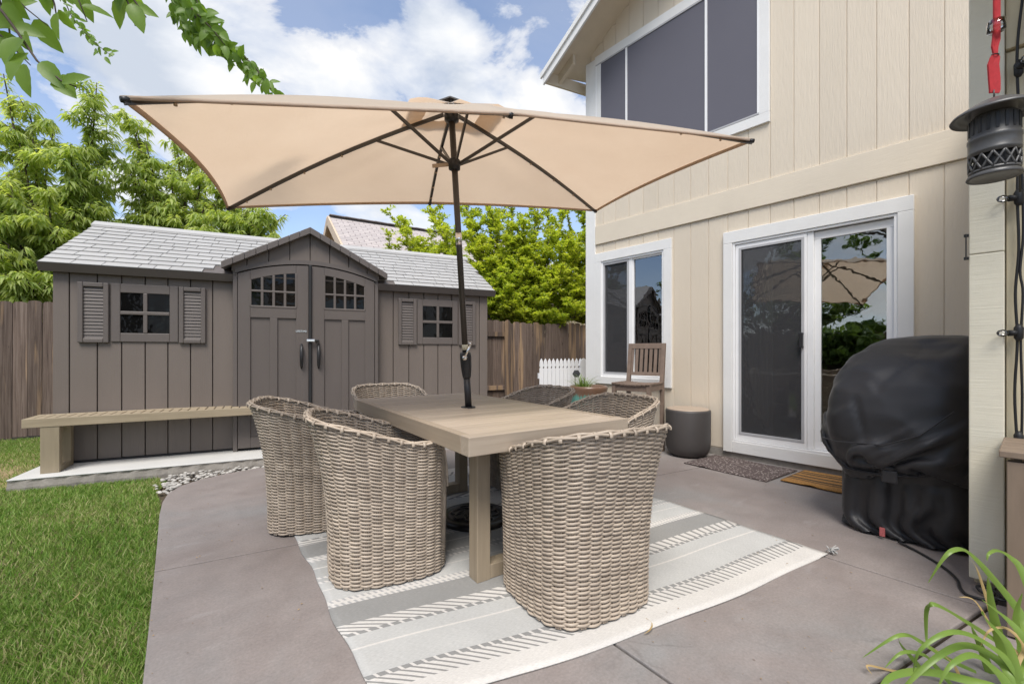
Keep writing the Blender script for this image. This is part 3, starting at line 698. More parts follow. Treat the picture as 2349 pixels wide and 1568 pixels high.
# ================================================================== HOUSE
HX = 4.70
house = thing('cream_house', 'two storey cream house with vertical board siding and white trim', 'house', (HX, 1.0, 0))
OPEN = [(.726, 2.01, .17, 2.21), (2.80, 3.76, .79, 2.29)]   # y0,y1,z0,z1 : door, window
def hb(mb, name, m, parent=house, bev=0, smooth=False): return mb.build(name, m, parent, smooth, bev, world=True)
def rects(y0, y1, z0, z1, holes):
    out = [(y0, y1, z0, z1)]
    for h0, h1, g0, g1 in holes:
        nxt = []
        for a, b, p, q in out:
            if h1 <= a or h0 >= b or g1 <= p or g0 >= q: nxt.append((a, b, p, q)); continue
            nxt += [r for r in ((a, b, p, g0), (a, b, g1, q), (a, h0, max(p, g0), min(q, g1)), (h1, b, max(p, g0), min(q, g1))) if r[1]-r[0] > .006 and r[3]-r[2] > .01]
        out = nxt
    return out
def roofz(y): return 5.02+.60*(4.31-y)-.10      # underside of the roof at the wall
pitch = .2032; y = 3.90
while y > -.2:
    a, b = y-pitch+.0028, y-.0028
    for z0, z1 in ((.085, 2.526), (2.782, 6.3)):
        zz = min(z1, roofz((a+b)/2)-.02) if z1 > 6 else z1
        for r in rects(a, b, z0, zz, OPEN+[(1.75, 3.80, 3.45, 4.92)] if z1 > 6 else OPEN):
            hb(MB().box(HX, HX+.016, r[0], r[1], r[2], r[3]), 'siding_board', M['cream'], bev=.003)
    y -= pitch
bk = MB()
for r in rects(-.2, 3.96, .05, 2.75, OPEN): bk.box(HX+.007, HX+.12, *r)
bk.box(HX+.007, HX+.12, -.2, 3.96, 2.75, 4.9)
hb(bk, 'wall', M['cream_smooth'])
hb(MB().box(HX+.02, HX+7, 3.93, 3.965, .05, 4.95), 'side_wall', M['cream'])
for k in range(34): hb(MB().box(HX+.02+k*.2032, HX+.02+k*.2032+.197, 3.964, 3.978, .085, 4.9), 'siding_board', M['cream'])
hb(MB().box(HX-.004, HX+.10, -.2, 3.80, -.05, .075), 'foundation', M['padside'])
hb(MB().box(HX-.020, HX+.014, -.2, 3.812, 2.531, 2.777), 'band_board', M['cream_smooth'], bev=.004)
hb(MB().box(HX-.024, HX+.014, 3.815, 3.975, .06, 5.02), 'corner_board', M['white'], bev=.004)
hb(MB().box(HX+.015, HX+.15, 3.979, 4.0, .06, 5.0), 'corner_board', M['white'], bev=.004)
# upper window: dark solar screens in an aluminium frame with white trim
def frame_y(y0, y1, z0, z1, wd, x0, x1, name, m, parent=house, bev=.003, wb=None, wt=None):
    wb = wb or wd; wt = wt or wd
    for r in ((y0, y1, z1-wt, z1), (y0, y1, z0, z0+wb), (y0, y0+wd, z0+wb, z1-wt), (y1-wd, y1, z0+wb, z1-wt)):
        hb(MB().box(x0, x1, *r), name, m, parent, bev)
upw = hb(MB().box(HX-.006, HX+.012, 1.75, 3.80, 3.45, 4.92), 'upper_window', M['dark'])
frame_y(1.665, 3.812, 3.335, 5.045, .095, HX-.026, HX+.013, 'window_trim', M['white'], upw, wb=.10, wt=.11)
for a, b in ((1.762, 2.283), (2.30, 3.305), (3.322, 3.795)):
    hb(MB().box(HX-.018, HX-.0075, a, b, 3.445, 4.925), 'solar_screen', M['screen_dark'], upw)
for r in ((1.757, 3.80, 3.438, 3.456), (1.757, 3.80, 4.915, 4.933), (1.757, 1.775, 3.456, 4.915), (3.782, 3.80, 3.456, 4.915), (2.279, 2.304, 3.456, 4.915), (3.301, 3.326, 3.456, 4.915)):
    hb(MB().box(HX-.0275, HX-.0175, *r), 'screen_frame', M['track'] if r[1]-r[0] > .1 else M['vinyl'], upw)
# lower window
lw = hb(MB().box(HX+.002, HX+.05, 3.243, 3.308, .80, 2.28), 'slider_window', M['vinyl'])
frame_y(2.70, 3.813, .675, 2.405, .10, HX-.027, HX+.014, 'window_trim', M['white'], lw, wb=.095, wt=.115)
frame_y(2.79, 3.725, .765, 2.30, .035, HX-.014, HX+.045, 'window_frame', M['vinyl'], lw)
frame_y(3.29, 3.70, .80, 2.265, .03, HX-.004, HX+.03, 'screen_frame', M['track'], lw, bev=.002)
frame_y(2.82, 3.25, .80, 2.265, .022, HX+.01, HX+.03, 'window_sash', M['vinyl'], lw, bev=.002)
hb(MB().box(HX+.030, HX+.034, 2.82, 3.70, .80, 2.27), 'pane', M['glass'], lw)
hb(MB().box(HX+.012, HX+.0135, 3.31, 3.68, .82, 2.25), 'insect_screen', M['mesh_screen'], lw)
# sliding door
dr = hb(MB().box(HX-.006, HX+.05, 1.300, 1.352, .20, 2.19), 'sliding_door', M['vinyl'], bev=.004)
for r in ((.615, 2.105, 2.215, 2.335), (2.013, 2.105, .06, 2.2145), (.615, .715, .06, 2.2145)):
    hb(MB().box(HX-.034, HX+.014, *r), 'door_trim', M['white'], dr, .004)
hb(MB().box(HX-.030, HX+.014, .7155, 2.0125, .06, .175), 'door_trim', M['white'], dr, .004)
frame_y(.716, 2.012, .1755, 2.2145, .022, HX-.024, HX+.06, 'door_frame', M['vinyl'], dr)
frame_y(1.353, 1.988, .20, 2.19, .038, HX-.012, HX+.03, 'door_sash', M['vinyl'], dr, wb=.055)
frame_y(1.372, 1.955, .252, 2.155, .024, HX-.016, HX-.005, 'screen_frame', M['track'], dr, bev=.002)
frame_y(.740, 1.30, .20, 2.185, .05, HX+.015, HX+.05, 'door_sash', M['vinyl'], dr, wb=.075, wt=.07)
hb(MB().box(HX+.014, HX+.018, 1.385, 1.955, .25, 2.155), 'pane', M['glass'], dr)
hb(MB().box(HX+.030, HX+.034, .785, 1.26, .27, 2.12), 'pane', M['glass'], dr)
hb(MB().box(HX-.0095, HX-.008, 1.39, 1.94, .27, 2.14), 'insect_screen', M['mesh_screen'], dr)
hd = MB(); hd.box(HX-.055, HX-.042, 1.372, 1.40, 1.13, 1.27)
for z in (1.13, 1.255): hd.box(HX-.042, HX-.014, 1.376, 1.396, z, z+.015)
hb(hd, 'door_handle', M['black_plastic'], dr, .003)
# room behind the glass
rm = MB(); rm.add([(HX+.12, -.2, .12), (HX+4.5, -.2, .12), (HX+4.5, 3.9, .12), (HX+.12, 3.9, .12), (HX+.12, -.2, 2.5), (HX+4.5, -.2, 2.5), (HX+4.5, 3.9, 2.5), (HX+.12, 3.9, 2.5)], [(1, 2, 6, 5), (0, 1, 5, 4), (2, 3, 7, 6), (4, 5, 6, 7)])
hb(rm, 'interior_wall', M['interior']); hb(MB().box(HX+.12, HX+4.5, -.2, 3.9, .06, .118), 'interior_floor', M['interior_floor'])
cur = MB(); pts = []
for i in range(40):
    y_ = 1.70+.28*i/39; x_ = HX+.16+.02*math.sin(i*1.25)
    pts += [(x_, y_, .2), (x_, y_, 2.2)]
cur.add(pts, [(2*i, 2*i+2, 2*i+3, 2*i+1) for i in range(39)]); hb(cur, 'curtain', M['curtain'], smooth=True)
# roof
def rf(X, y, dz=0): return (X, y, 5.02+.60*(4.31-y)-.264+dz)
def skew(X): return 4.31-.25*(X-4.20)         # the eave is not quite square to the wall
RX = [4.20, 5.6, 8.5]
rs = MB()
for i in range(2):
    for lo, hi in ((.155, .185),):
        a, b = RX[i], RX[i+1]; ea, eb = skew(a)+.03, max(skew(b), 4.02)+.03
        if i: ea = max(skew(a), 4.02)+.03
        p = [rf(a, ea, lo), rf(b, eb, lo), rf(b, 0, lo), rf(a, 0, lo)]; p += [(x_, y_, z_+hi-lo) for x_, y_, z_ in p]
        rs.add(p, [(0, 3, 2, 1), (4, 5, 6, 7), (0, 1, 5, 4), (0, 4, 7, 3)])
hroof = hb(rs, 'roof', M['shingle_edge'])
sb = MB()
for i in range(2):
    a, b = RX[i]+.02, RX[i+1]; ea = skew(RX[0]) if not i else max(skew(a), 4.02); eb = max(skew(b), 4.02)
    p = [rf(a, ea, .12), rf(b, eb, .12), rf(b, 0, .12), rf(a, 0, .12)]; p += [(x_, y_, z_+.035) for x_, y_, z_ in p]
    sb.add(p, [(0, 3, 2, 1), (4, 5, 6, 7), (0, 1, 5, 4), (0, 4, 7, 3)])
hb(sb, 'soffit', M['soffit'], hroof)
def slope_board(X0, X1, y0, y1, d0, d1, name, m):
    p = [rf(X0, y0, d0), rf(X1, y0, d0), rf(X1, y1, d0), rf(X0, y1, d0), rf(X0, y0, d1), rf(X1, y0, d1), rf(X1, y1, d1), rf(X0, y1, d1)]
    hb(MB().add(p, [(0, 3, 2, 1), (4, 5, 6, 7), (0, 1, 5, 4), (1, 2, 6, 5), (2, 3, 7, 6), (3, 0, 4, 7)]), name, m, hroof)
slope_board(4.195, 4.222, 4.32, 0, -.02, .10, 'barge_board', M['white'])
slope_board(4.172, 4.20, 4.35, 0, .085, .152, 'barge_board', M['white'])
fb = MB(); a, b = 4.223, 5.5
p = [(a, skew(a)-.01, rf(a, 4.31)[2]-.0), (b, skew(b)-.01, rf(a, 4.31)[2]), (b, skew(b)-.01, rf(a, 4.31)[2]+.15), (a, skew(a)-.01, rf(a, 4.31)[2]+.15)]
p += [(x_, y_+.03, z_) for x_, y_, z_ in p]
fb.add(p, [(0, 1, 2, 3), (7, 6, 5, 4), (0, 4, 5, 1), (3, 2, 6, 7)]); hb(fb, 'fascia', M['soffit'], hroof)
slope_board(4.42, 4.47, 4.26, 3.98, -.005, .118, 'rafter', M['soffit'])
for y_ in (3.05, 1.8): hb(MB().beam((4.223, y_, roofz(y_)-.03), (HX, y_, roofz(y_)-.03), .05, .10), 'lookout', M['soffit'], hroof)

# wing of the house at the right with a corner board, its siding and eave
wing = thing('house_wing', 'cream projecting wing wall with a pale green corner board', 'house', (3.0, 0, 0))
def wb_(mb, name, m, bev=0, smooth=False): return mb.build(name, m, wing, smooth, bev, world=True)
wb_(MB().box(2.977, 3.02, .088, .200, .035, 1.545), 'corner_board', M['post'], .004)
wb_(MB().box(2.977, 3.02, .088, .200, 1.548, 3.0), 'corner_board', M['post'], .004)
wb_(MB().box(3.035, 3.12, -3, .185, .0, 3.0), 'wall', M['post_side'])
wb_(MB().box(3.12, 4.71, .10, .185, .0, 3.0), 'wall', M['cream_smooth'])
for k in range(14): wb_(MB().box(3.018, 3.036, .086-.2032*(k+1)+.012, .086-.2032*k-.002, .05, 2.45), 'siding_board', M['post_side'], .003)
wb_(MB().box(3.0, 3.036, -3, .086, 2.46, 2.72), 'band_board', M['post_side'], .004)
wb_(MB().box(2.35, 3.2, -3, .24, 3.02, 3.14), 'eave', M['soffit'])
hk = MB(); hk.tube([(2.97, .213, 1.63), (2.95, .213, 1.63), (2.95, .213, 1.53), (2.97, .213, 1.53)], .004, 6)
wb_(MB().box(2.972, 2.99, .2005, .2165, 1.525, 1.537).box(2.972, 2.99, .2005, .2165, 1.632, 1.644).box(2.965, 2.972, .206, .211, 1.525, 1.644), 'wall_hook', M['black_metal'])

# ================================================================== NEIGHBOUR HOUSE
nb0 = FW*13+RT*(-5.40); rd = (RT*.849+FW*.528).normalized(); gd = (RT*.528-FW*.849).normalized()
nh = thing('neighbour_house', 'neighbouring gabled house with brown shingle roof beyond the shed', 'house', (nb0.x, nb0.y, 0))
AZ = 5.10
def nh_p(l, w_, z): p = nb0+rd*l+gd*w_; return (p.x, p.y, z)
me = MB(); PT = .62
for sg in (1, -1):
    p = [nh_p(0, 0, AZ), nh_p(7, 0, AZ), nh_p(7, sg*4.2, AZ-4.2*PT), nh_p(0, sg*4.2, AZ-4.2*PT)]
    o_ = len(me.v); me.add(p+[(x_, y_, z_-.09) for x_, y_, z_ in p], [(0, 1, 2, 3), (4, 7, 6, 5), (0, 3, 7, 4), (1, 5, 6, 2), (2, 6, 7, 3)])
nroof = me.build('roof', M['roof_far'], nh, world=True)
uvl = nroof.data.uv_layers.new(name='UVMap')
for pl_ in nroof.data.polygons:
    for li in pl_.loop_indices:
        co = Vector(nroof.data.vertices[nroof.data.loops[li].vertex_index].co)-nb0; uvl.data[li].uv = (co.dot(rd), abs(co.dot(gd))*1.18)
for sg in (1, -1):
    MB().beam(nh_p(-.03, 0, AZ-.12), nh_p(-.03, sg*4.2, AZ-4.2*PT-.12), .05, .24).build('barge_board', M['neigh_trim'], nh, world=True)
    p = [nh_p(.02, 0, AZ-.10), nh_p(1.0, 0, AZ-.10), nh_p(1.0, sg*4.2, AZ-4.2*PT-.10), nh_p(.02, sg*4.2, AZ-4.2*PT-.10)]
    MB().add(p, [(0, 1, 2, 3)]).build('soffit', M['neigh_trim'], nh, world=True)
    for w_ in (.9, 1.7): MB().beam(nh_p(0, sg*w_, AZ-w_*PT-.17), nh_p(.9, sg*w_, AZ-w_*PT-.17), .09, .12).build('lookout', M['neigh_trim'], nh, world=True)
gw_ = MB(); p = [nh_p(.85, 0, AZ-.1), nh_p(.85, 4.0, AZ-4.0*PT-.1), nh_p(.85, 4.0, 0), nh_p(.85, -4.0, 0), nh_p(.85, -4.0, AZ-4.0*PT-.1)]
gw_.add(p, [(0, 1, 2, 3, 4)]); gw_.build('gable_wall', M['neigh'], nh, world=True)
p = [nh_p(.85, 4.0, 0), nh_p(7, 4.0, 0), nh_p(7, 4.0, AZ-4*PT-.1), nh_p(.85, 4.0, AZ-4*PT-.1)]
MB().add(p, [(0, 1, 2, 3)]).build('wall', M['neigh'], nh, world=True)
vf = MB().beam(nh_p(.83, .75, AZ-1.75), nh_p(.83, .75, AZ-.85), .04, .5, up=gd).build('vent', M['neigh_trim'], nh, world=True)
for k in range(7): MB().beam(nh_p(.79, .53, AZ-1.68+.12*k), nh_p(.79, .97, AZ-1.68+.12*k), .05, .03).build('vent_slat', M['neigh_trim'], vf, world=True)
for k in range(16): MB().beam(nh_p(k*.43, 0, AZ+.012), nh_p(k*.43+.45, 0, AZ+.004), .34, .014).build('ridge_shingle', M['ridge'], nroof, world=True)

# ================================================================== TREES
def bez(p0, p1, p2, n): return [p0*(1-k)**2+p1*2*k*(1-k)+p2*k*k for k in (i/(n-1) for i in range(n))]
def grow(rng, base, fork, tips, limb_r, side_n, side_len, leaf_gap, up=.6, hang=False):
    """wood tubes and leaf sites for a tree whose limbs end at the given tips"""
    wood = MB(); sites = []
    wood.tube([base, base.lerp(fork, .5)+Vector((rng.uniform(-.04, .04), rng.uniform(-.04, .04), 0)), fork], [limb_r*2.0, limb_r*1.6, limb_r*1.3], 8)
    def leafy(path, start=0):
        for a, b in zip(path[start:], path[start+1:]):
            L = (b-a).length; d = (b-a)/max(L, 1e-6); m = max(1, int(L/leaf_gap))
            for k in range(m): sites.append((a.lerp(b, rng.random()), d))
    for tip, dense in tips:
        d = tip-fork; mid = fork+d*.5+Vector((d.x*.12+rng.uniform(-.2, .2), d.y*.12+rng.uniform(-.2, .2), d.length*(-.08 if tip.z > fork.z else .2)))
        path = bez(fork, mid, tip, 9); wood.tube(path, [limb_r*(1-.85*k/8) for k in range(9)], 6); leafy(path, 3)
        for q in range(int(side_n*dense)):
            k = rng.uniform(.22, 1.0); i = min(7, int(k*8)); p = path[i].lerp(path[i+1], k*8-i if k < 1 else 1)
            a = rng.uniform(0, 2*math.pi); L = side_len*rng.uniform(.45, 1.15)*(1.15-.6*k)
            dv = Vector((math.cos(a), math.sin(a), rng.uniform(.1, 1.0)*up)).normalized()
            e = p+dv*L; m = p+dv*L*.5+Vector((0, 0, L*.12)); sp = bez(p, m, e+Vector((0, 0, -L*.1 if hang else L*.1)), 5)
            wood.tube(sp, [limb_r*.22, limb_r*.18, limb_r*.14, limb_r*.1, limb_r*.05], 4, cap=False); leafy(sp, 0)
            for h in range(2):
                a2 = rng.uniform(0, 2*math.pi); p2 = sp[rng.choice((2, 3))]; L2 = L*.5
                e2 = p2+Vector((math.cos(a2), math.sin(a2), rng.uniform(0, .9)*up)).normalized()*L2
                leafy([p2, p2.lerp(e2, .5)+Vector((0, 0, .02)), e2])
    return wood, sites
def foliage(rng, sites, per, length, width, droop, name, mt, out=.6, down=0):
    n = len(sites)*per
    P = np.empty((n, 3)); D = np.empty((n, 3)); i = 0
    for p, d in sites:
        for k in range(per):
            a = rng.uniform(0, 2*math.pi); v = Vector((math.cos(a), math.sin(a), rng.uniform(-.7, .5)-down))*out+d*(.6-.35*down)
            v.normalize(); P[i] = p+v*rng.uniform(0, .03); D[i] = v; i += 1
    U = np.random.normal(0, .45, (n, 3))+np.array([0, 0, 1.0])
    L = np.random.uniform(.65, 1.15, n)*length; W = L*width*np.random.uniform(.8, 1.2, n)
    return leaves_mesh(name, P, D, U, L, W, mt, .22, droop)
def plant_tree(name, label, group, base, fork, tips, limb_r, side_n, side_len, gap, per, length, width, droop, mt, seed, up=.6, cat='tree', hang=False):
    rng = random.Random(seed); base, fork = Vector(base), Vector(fork)
    tr = thing(name, label, cat, base, 0, group)
    wood, sites = grow(rng, base, fork, tips, limb_r, side_n, side_len, gap, up, hang)
    wood.build('trunk', M['bark'], tr, smooth=True, world=True)
    o = link(foliage(rng, sites, per, length, width, droop, 'crown', mt, .6, .4 if droop > .5 else 0), 'crown', tr, world=True)
    return tr
def T(x, y, d, dense=1.0): return (at(x, y, d), dense)
b1 = at(95, 900, 6.7)
plant_tree('peach_tree', 'leafy green tree with drooping narrow leaves rising over the fence beside the shed', None, (b1.x, b1.y, -.05), at(90, 745, 6.7),
    [T(8, 170, 6.6, 1.3), T(-60, 260, 6.4, 1.2), T(70, 260, 6.8, 1.2), T(122, 300, 7.2), T(165, 330, 6.7, 1.1), T(222, 190, 7.0, 1.3), T(20, 400, 6.2, 1.2), T(-60, 480, 6.2, 1.2), T(110, 430, 6.3, 1.2), T(200, 420, 6.8, 1.3), T(20, 560, 6.1, 1.2), T(150, 520, 6.9, 1.2), T(-40, 620, 6.1), T(250, 480, 7.2, 1.2), T(60, 640, 6.0, 1.1), T(240, 330, 7.3, 1), T(30, 655, 6.0, 1), T(95, 680, 6.3, .9), T(-30, 690, 6.1, 1), T(130, 600, 6.6, 1.1), T(0, 510, 6.2, 1.1), T(-80, 380, 6.2, 1.2), T(-50, 560, 6.1, 1.1), T(45, 330, 6.5, 1), T(215, 250, 7.0, 1)],
    .05, 15, .60, .030, 4, .135, .27, .6, M['leaf_peach'], 11, .75)
b2 = at(420, 900, 7.9)
plant_tree('peach_tree', 'leafy green tree with drooping narrow leaves reaching right above the shed roof ridge', None, (b2.x, b2.y, -.05), at(415, 640, 7.9),
    [T(300, 280, 7.8, 1.3), T(335, 330, 7.7, 1), T(290, 380, 7.5, 1.2), T(390, 390, 7.9, 1.1), T(430, 400, 8.1, 1.2), T(350, 450, 7.6, 1.2), T(470, 470, 8.0, 1.2), T(530, 475, 8.0, 1), T(560, 520, 7.9, 1), T(610, 488, 8.0, .7), T(655, 492, 8.0, .6), T(620, 540, 7.8, .7), T(300, 520, 7.5, 1.1), T(440, 540, 7.7, 1.1), T(380, 560, 7.6, 1.1), T(500, 570, 7.8, 1), T(520, 400, 8.0, 1.2), T(590, 370, 8.1, 1.2), T(470, 340, 8.2, 1.2), T(660, 360, 8.2, 1), T(400, 300, 8.2, 1.2)],
    .05, 14, .58, .030, 4, .135, .27, .6, M['leaf_peach'], 23, .6)
b3 = at(1165, 900, 9.8)
plant_tree('lime_tree', 'bright yellow-green small-leaved tree between the shed and the house', None, (b3.x, b3.y, -.05), at(1175, 760, 9.8),
    [T(905, 505, 9.6, .8), T(885, 560, 9.4, .7), T(925, 520, 9.8, .8), T(985, 480, 9.8, 1), T(1010, 520, 9.5, 1), T(960, 585, 9.3, .8), T(1060, 440, 10.0, 1.1), T(1075, 520, 9.5, 1.2), T(1120, 430, 10.0, 1.2), T(1130, 500, 9.5, 1.3), T(1180, 430, 10.0, 1.2), T(1200, 520, 9.5, 1.3), T(1240, 440, 10.0, 1.2), T(1265, 540, 9.6, 1.3), T(1310, 450, 10.1, 1.2), T(1335, 540, 9.8, 1.2), T(1140, 600, 9.3, 1.4), T(1210, 620, 9.3, 1.4), T(1290, 630, 9.4, 1.4), T(1345, 650, 9.6, 1.3), T(1080, 620, 9.3, 1.2), T(1160, 690, 9.2, 1.3), T(1250, 700, 9.2, 1.4), T(1330, 720, 9.4, 1.2), T(1020, 640, 9.4, 1), T(895, 590, 9.5, .7), T(930, 560, 9.4, .8), T(1040, 580, 9.5, 1), T(1100, 560, 9.4, 1.1), T(1170, 560, 9.4, 1.2), T(1230, 580, 9.4, 1.2), T(1300, 570, 9.6, 1.2), T(1110, 700, 9.2, 1.1), T(1200, 730, 9.2, 1.2), T(1290, 745, 9.3, 1.2)],
    .05, 26, .58, .020, 4, .082, .45, .1, M['leaf_lime'], 31, 1.3)
b4 = at(1370, 900, 10.6)
plant_tree('lime_tree', 'yellow-green small-leaved tree just behind the white corner board of the house', None, (b4.x, b4.y, -.05), at(1365, 740, 10.6),
    [T(1250, 470, 10.4), T(1290, 430, 10.6), T(1330, 470, 10.4, 1.2), T(1300, 540, 10.2, 1.2), T(1340, 580, 10.2, 1.2), T(1280, 610, 10.2, 1.2), T(1320, 660, 10.1, 1.2), T(1350, 700, 10.1, 1.2), T(1270, 690, 10.2, 1.1), T(1390, 480, 10.6), T(1420, 560, 10.6), T(1410, 650, 10.6), T(1310, 730, 10.1, 1)],
    .05, 24, .58, .022, 4, .082, .45, .1, M['leaf_lime'], 37, 1.2)
for i, (x_, y_, z_, nm, lb) in enumerate(((-8.8, 1.6, 6.0, 'yard_tree', 'broad dark green tree over the side fence, seen in the door glass'), (-5.2, 11.4, 5.6, 'yard_tree', 'rounded dark green tree beyond the corner where the two fences meet'), (-8.6, 6.4, 5.4, 'yard_tree', 'rounded dark green tree over the side fence near the yard corner'), (-5.9, 3.6, 1.9, 'hedge_shrub', 'dark green shrub before the side fence'))):
    rng = random.Random(50+i); tips = [(Vector((x_+rng.uniform(-1.3, 1.3)*z_/3, y_+rng.uniform(-1.5, 1.5)*z_/3, z_*rng.uniform(.45, 1))), 1) for _ in range(16)]
    plant_tree(nm, lb, None, (x_, y_, -.05), (x_, y_, z_*.3), tips, .06, 9, .8, .06, 4, .17, .5, .3, M['leaf_yard'], 60+i, .7, 'shrub' if i == 3 else 'tree')

# elm whose lower twigs hang into view at upper left
def serrated_leaf(L, W):
    pts = []; n = 9
    for i in range(n+1):
        k = i/n; w_ = W*.5*math.sin(math.pi*k**.8)**.85*(1 if i % 2 else .93) if 0 < i < n else 0
        pts.append((k*L, w_))
    mb = MB(); vs_ = []
    for k, w_ in pts:
        dr_ = -.22*L*(k/L)**2
        vs_ += [(k, w_, dr_+w_*.30), (k, 0, dr_), (k, -w_, dr_+w_*.30)]
    fs = []
    for i in range(n):
        a, b = i*3, i*3+3; fs += [(a, a+1, b+1, b), (a+1, a+2, b+2, b+1)]
    return mb.add(vs_, fs).mesh('leaf', M['leaf_elm'], True)
elm = thing('elm_tree', 'elm with serrated leaves on twigs hanging over the lawn', 'tree', (-2.9, .9, -.05))
LM = [serrated_leaf(1, .52), serrated_leaf(1, .60), serrated_leaf(1, .46)]
ewood = MB(); rng = random.Random(5)
ewood.tube([(-2.9, .9, -.05), (-2.85, .92, 1.2), (-2.8, 1.0, 2.3), (-2.6, 1.1, 3.2)], [.16, .13, .11, .09], 10)
def limb(pts, r0, r1): n = len(pts); ewood.tube(pts, [r0+(r1-r0)*i/(n-1) for i in range(n)], 6)
LCOUNT = 0
def twig(path, r, leaf_len, gap, both=True, spread=1.0, dens=1):
    limb(path, r, r*.35)
    k = 0
    for a, b in zip(path, path[1:]):
        L = (b-a).length; m = max(1, int(L/gap))
        for i in range(m):
            for _ in range(dens):
                p = a.lerp(b, (i+rng.random()*.6)/m); d = (b-a).normalized()
                side_ = d.cross(Vector((0, 0, 1))).normalized()*(1 if k % 2 else -1); k += 1
                v = (d*.45+RT*rng.gauss(.1, .55)*spread+Vector((0, 0, rng.gauss(-.35, .5)))+FW*rng.uniform(-.5, .5)).normalized(); p = p+Vector((rng.uniform(-1, 1), rng.uniform(-1, 1), rng.uniform(-1, 1)))*gap*(.35 if dens < 3 else .9)
                o = link(rng.choice(LM), 'leaf', elm, world=True)
                s = leaf_len*rng.uniform(.7, 1.15)
                x_ = v; upv = (-FW*rng.uniform(.8, 1.2)+Vector((rng.uniform(-.4, .4), rng.uniform(-.4, .4), rng.uniform(-.2, .5)))); y_ = upv.cross(x_).normalized(); z_ = x_.cross(y_)
                o.matrix_parent_inverse = Matrix.Identity(4)
                mw = Matrix.Translation(p-elm.location) @ Matrix((x_, y_, z_)).transposed().to_4x4() @ Matrix.Diagonal((s, s, s, 1))
                o.matrix_basis = mw
                global LCOUNT; LCOUNT += 1
for pts_, dd_, ll_, dn_ in (([(-60, -120), (10, -30), (60, 20), (110, 60)], 1.40, .095, 1), ([(-100, 20), (-20, 60), (30, 110), (70, 150)], 1.38, .095, 1), ([(150, -140), (165, -60), (180, 0), (200, 50)], 1.45, .09, 1), ([(240, -120), (270, -40), (300, 20), (310, 60)], 1.36, .10, 1),
        ([(400, -120), (430, -40), (460, 20), (500, 60)], 2.35, .07, 4), ([(380, -100), (395, -20), (420, 40), (455, 100)], 2.45, .07, 4), ([(470, 40), (500, 90), (545, 120)], 2.4, .066, 4), ([(560, 130), (590, 160), (612, 195)], 2.4, .06, 3)):
    twig([at(x_, y_, dd_) for x_, y_ in pts_], .004, ll_, .045 if dn_ == 1 else .028, dens=dn_)
tA = [at(-120, -140, 1.35), at(-30, -20, 1.34), at(30, 60, 1.33), at(85, 140, 1.32), at(140, 185, 1.30), at(175, 200, 1.29)]
twig(tA, .005, .100, .042, spread=.8, dens=1)
twig([at(-120, -140, 1.35), at(-20, -50, 1.42), at(20, 60, 1.5), at(30, 130, 1.5)], .005, .085, .045)
twig([at(60, -150, 1.5), at(100, -60, 1.5), at(125, 10, 1.5), at(130, 40, 1.5)], .005, .085, .04, dens=2)
twig([at(190, -160, 1.35), at(250, -70, 1.35), at(300, -10, 1.35), at(335, 40, 1.35)], .005, .10, .05)
twig([at(430, -200, 2.4), at(425, -80, 2.4), at(440, 20, 2.4), at(470, 90, 2.4), at(530, 130, 2.4), at(590, 165, 2.4), at(622, 205, 2.38)], .006, .068, .030, dens=4)
twig([at(430, -80, 2.5), at(400, -20, 2.5), at(420, 60, 2.5), at(440, 85, 2.5)], .005, .068, .028, dens=4)
twig([at(440, 20, 2.3), at(490, 70, 2.3), at(520, 110, 2.3)], .005, .066, .03, dens=4)
twig([at(120, -60, 3.2), at(165, 40, 3.2), at(195, 75, 3.2), at(225, 105, 3.2), at(258, 130, 3.2)], .004, .055, .035, dens=3)
for a, b in ((tA[0], (-2.75, 1.0, 2.6)), (at(60, -150, 1.5), (-2.75, 1.0, 2.7)), (at(190, -160, 1.35), (-2.7, 1.05, 2.9)), (at(430, -200, 2.4), (-2.62, 1.1, 3.1)), (at(120, -60, 3.2), (-2.62, 1.1, 3.15))):
    b = Vector(b); limb(bez(b, b.lerp(a, .6)+Vector((0, 0, .45)), a, 8), .04, .006)
ewood.build('trunk', M['bark'], elm, smooth=True, world=True)
ctips = [(Vector((-2.9+rng.uniform(-1.6, .9), .2+rng.uniform(-2.0, 1.2), rng.uniform(3.3, 5.0))), 1) for _ in range(14)]
wd_, sites = grow(random.Random(8), Vector((-2.85, .92, 1.2)), Vector((-2.6, 1.1, 3.2)), ctips, .05, 6, .55, .06, .6)
wd_.build('limbs', M['bark'], elm, smooth=True, world=True)
link(foliage(random.Random(9), sites, 3, .08, .5, .3, 'crown', M['leaf_elm']), 'crown', elm, world=True)

# ================================================================== DINING SET
TR = math.atan2(-.107, .994)     # table long axis leans a little to +X
table = thing('dining_table', 'rectangular dining table with wood-look plank top and umbrella hole', 'table', (1.588, 2.312, 0), TR)
TW, TL, TZ = .950, 1.770, .742
ty = TL/2-.075; n = 15; pw = 2*ty/n
for i in range(n):
    a = -ty+i*pw
    if abs(a+pw/2) < pw*.4:
        for x0, x1 in ((-TW/2+.045, -.028), (.028, TW/2-.045)): MB().box(x0, x1, a+.0035, a+pw-.0035, TZ-.03, TZ-.001).build('plank', M['table'], table, bev=.002)
    else: MB().box(-TW/2+.045, TW/2-.045, a+.0035, a+pw-.0035, TZ-.03, TZ-.001).build('plank', M['table'], table, bev=.002)
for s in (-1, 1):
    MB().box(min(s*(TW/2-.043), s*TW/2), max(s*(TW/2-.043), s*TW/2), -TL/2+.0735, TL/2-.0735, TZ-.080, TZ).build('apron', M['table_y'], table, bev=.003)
    MB().box(-TW/2, TW/2, min(s*(TL/2-.072), s*TL/2), max(s*(TL/2-.072), s*TL/2), TZ-.080, TZ+.0005).build('end_board', M['table'], table, bev=.003)
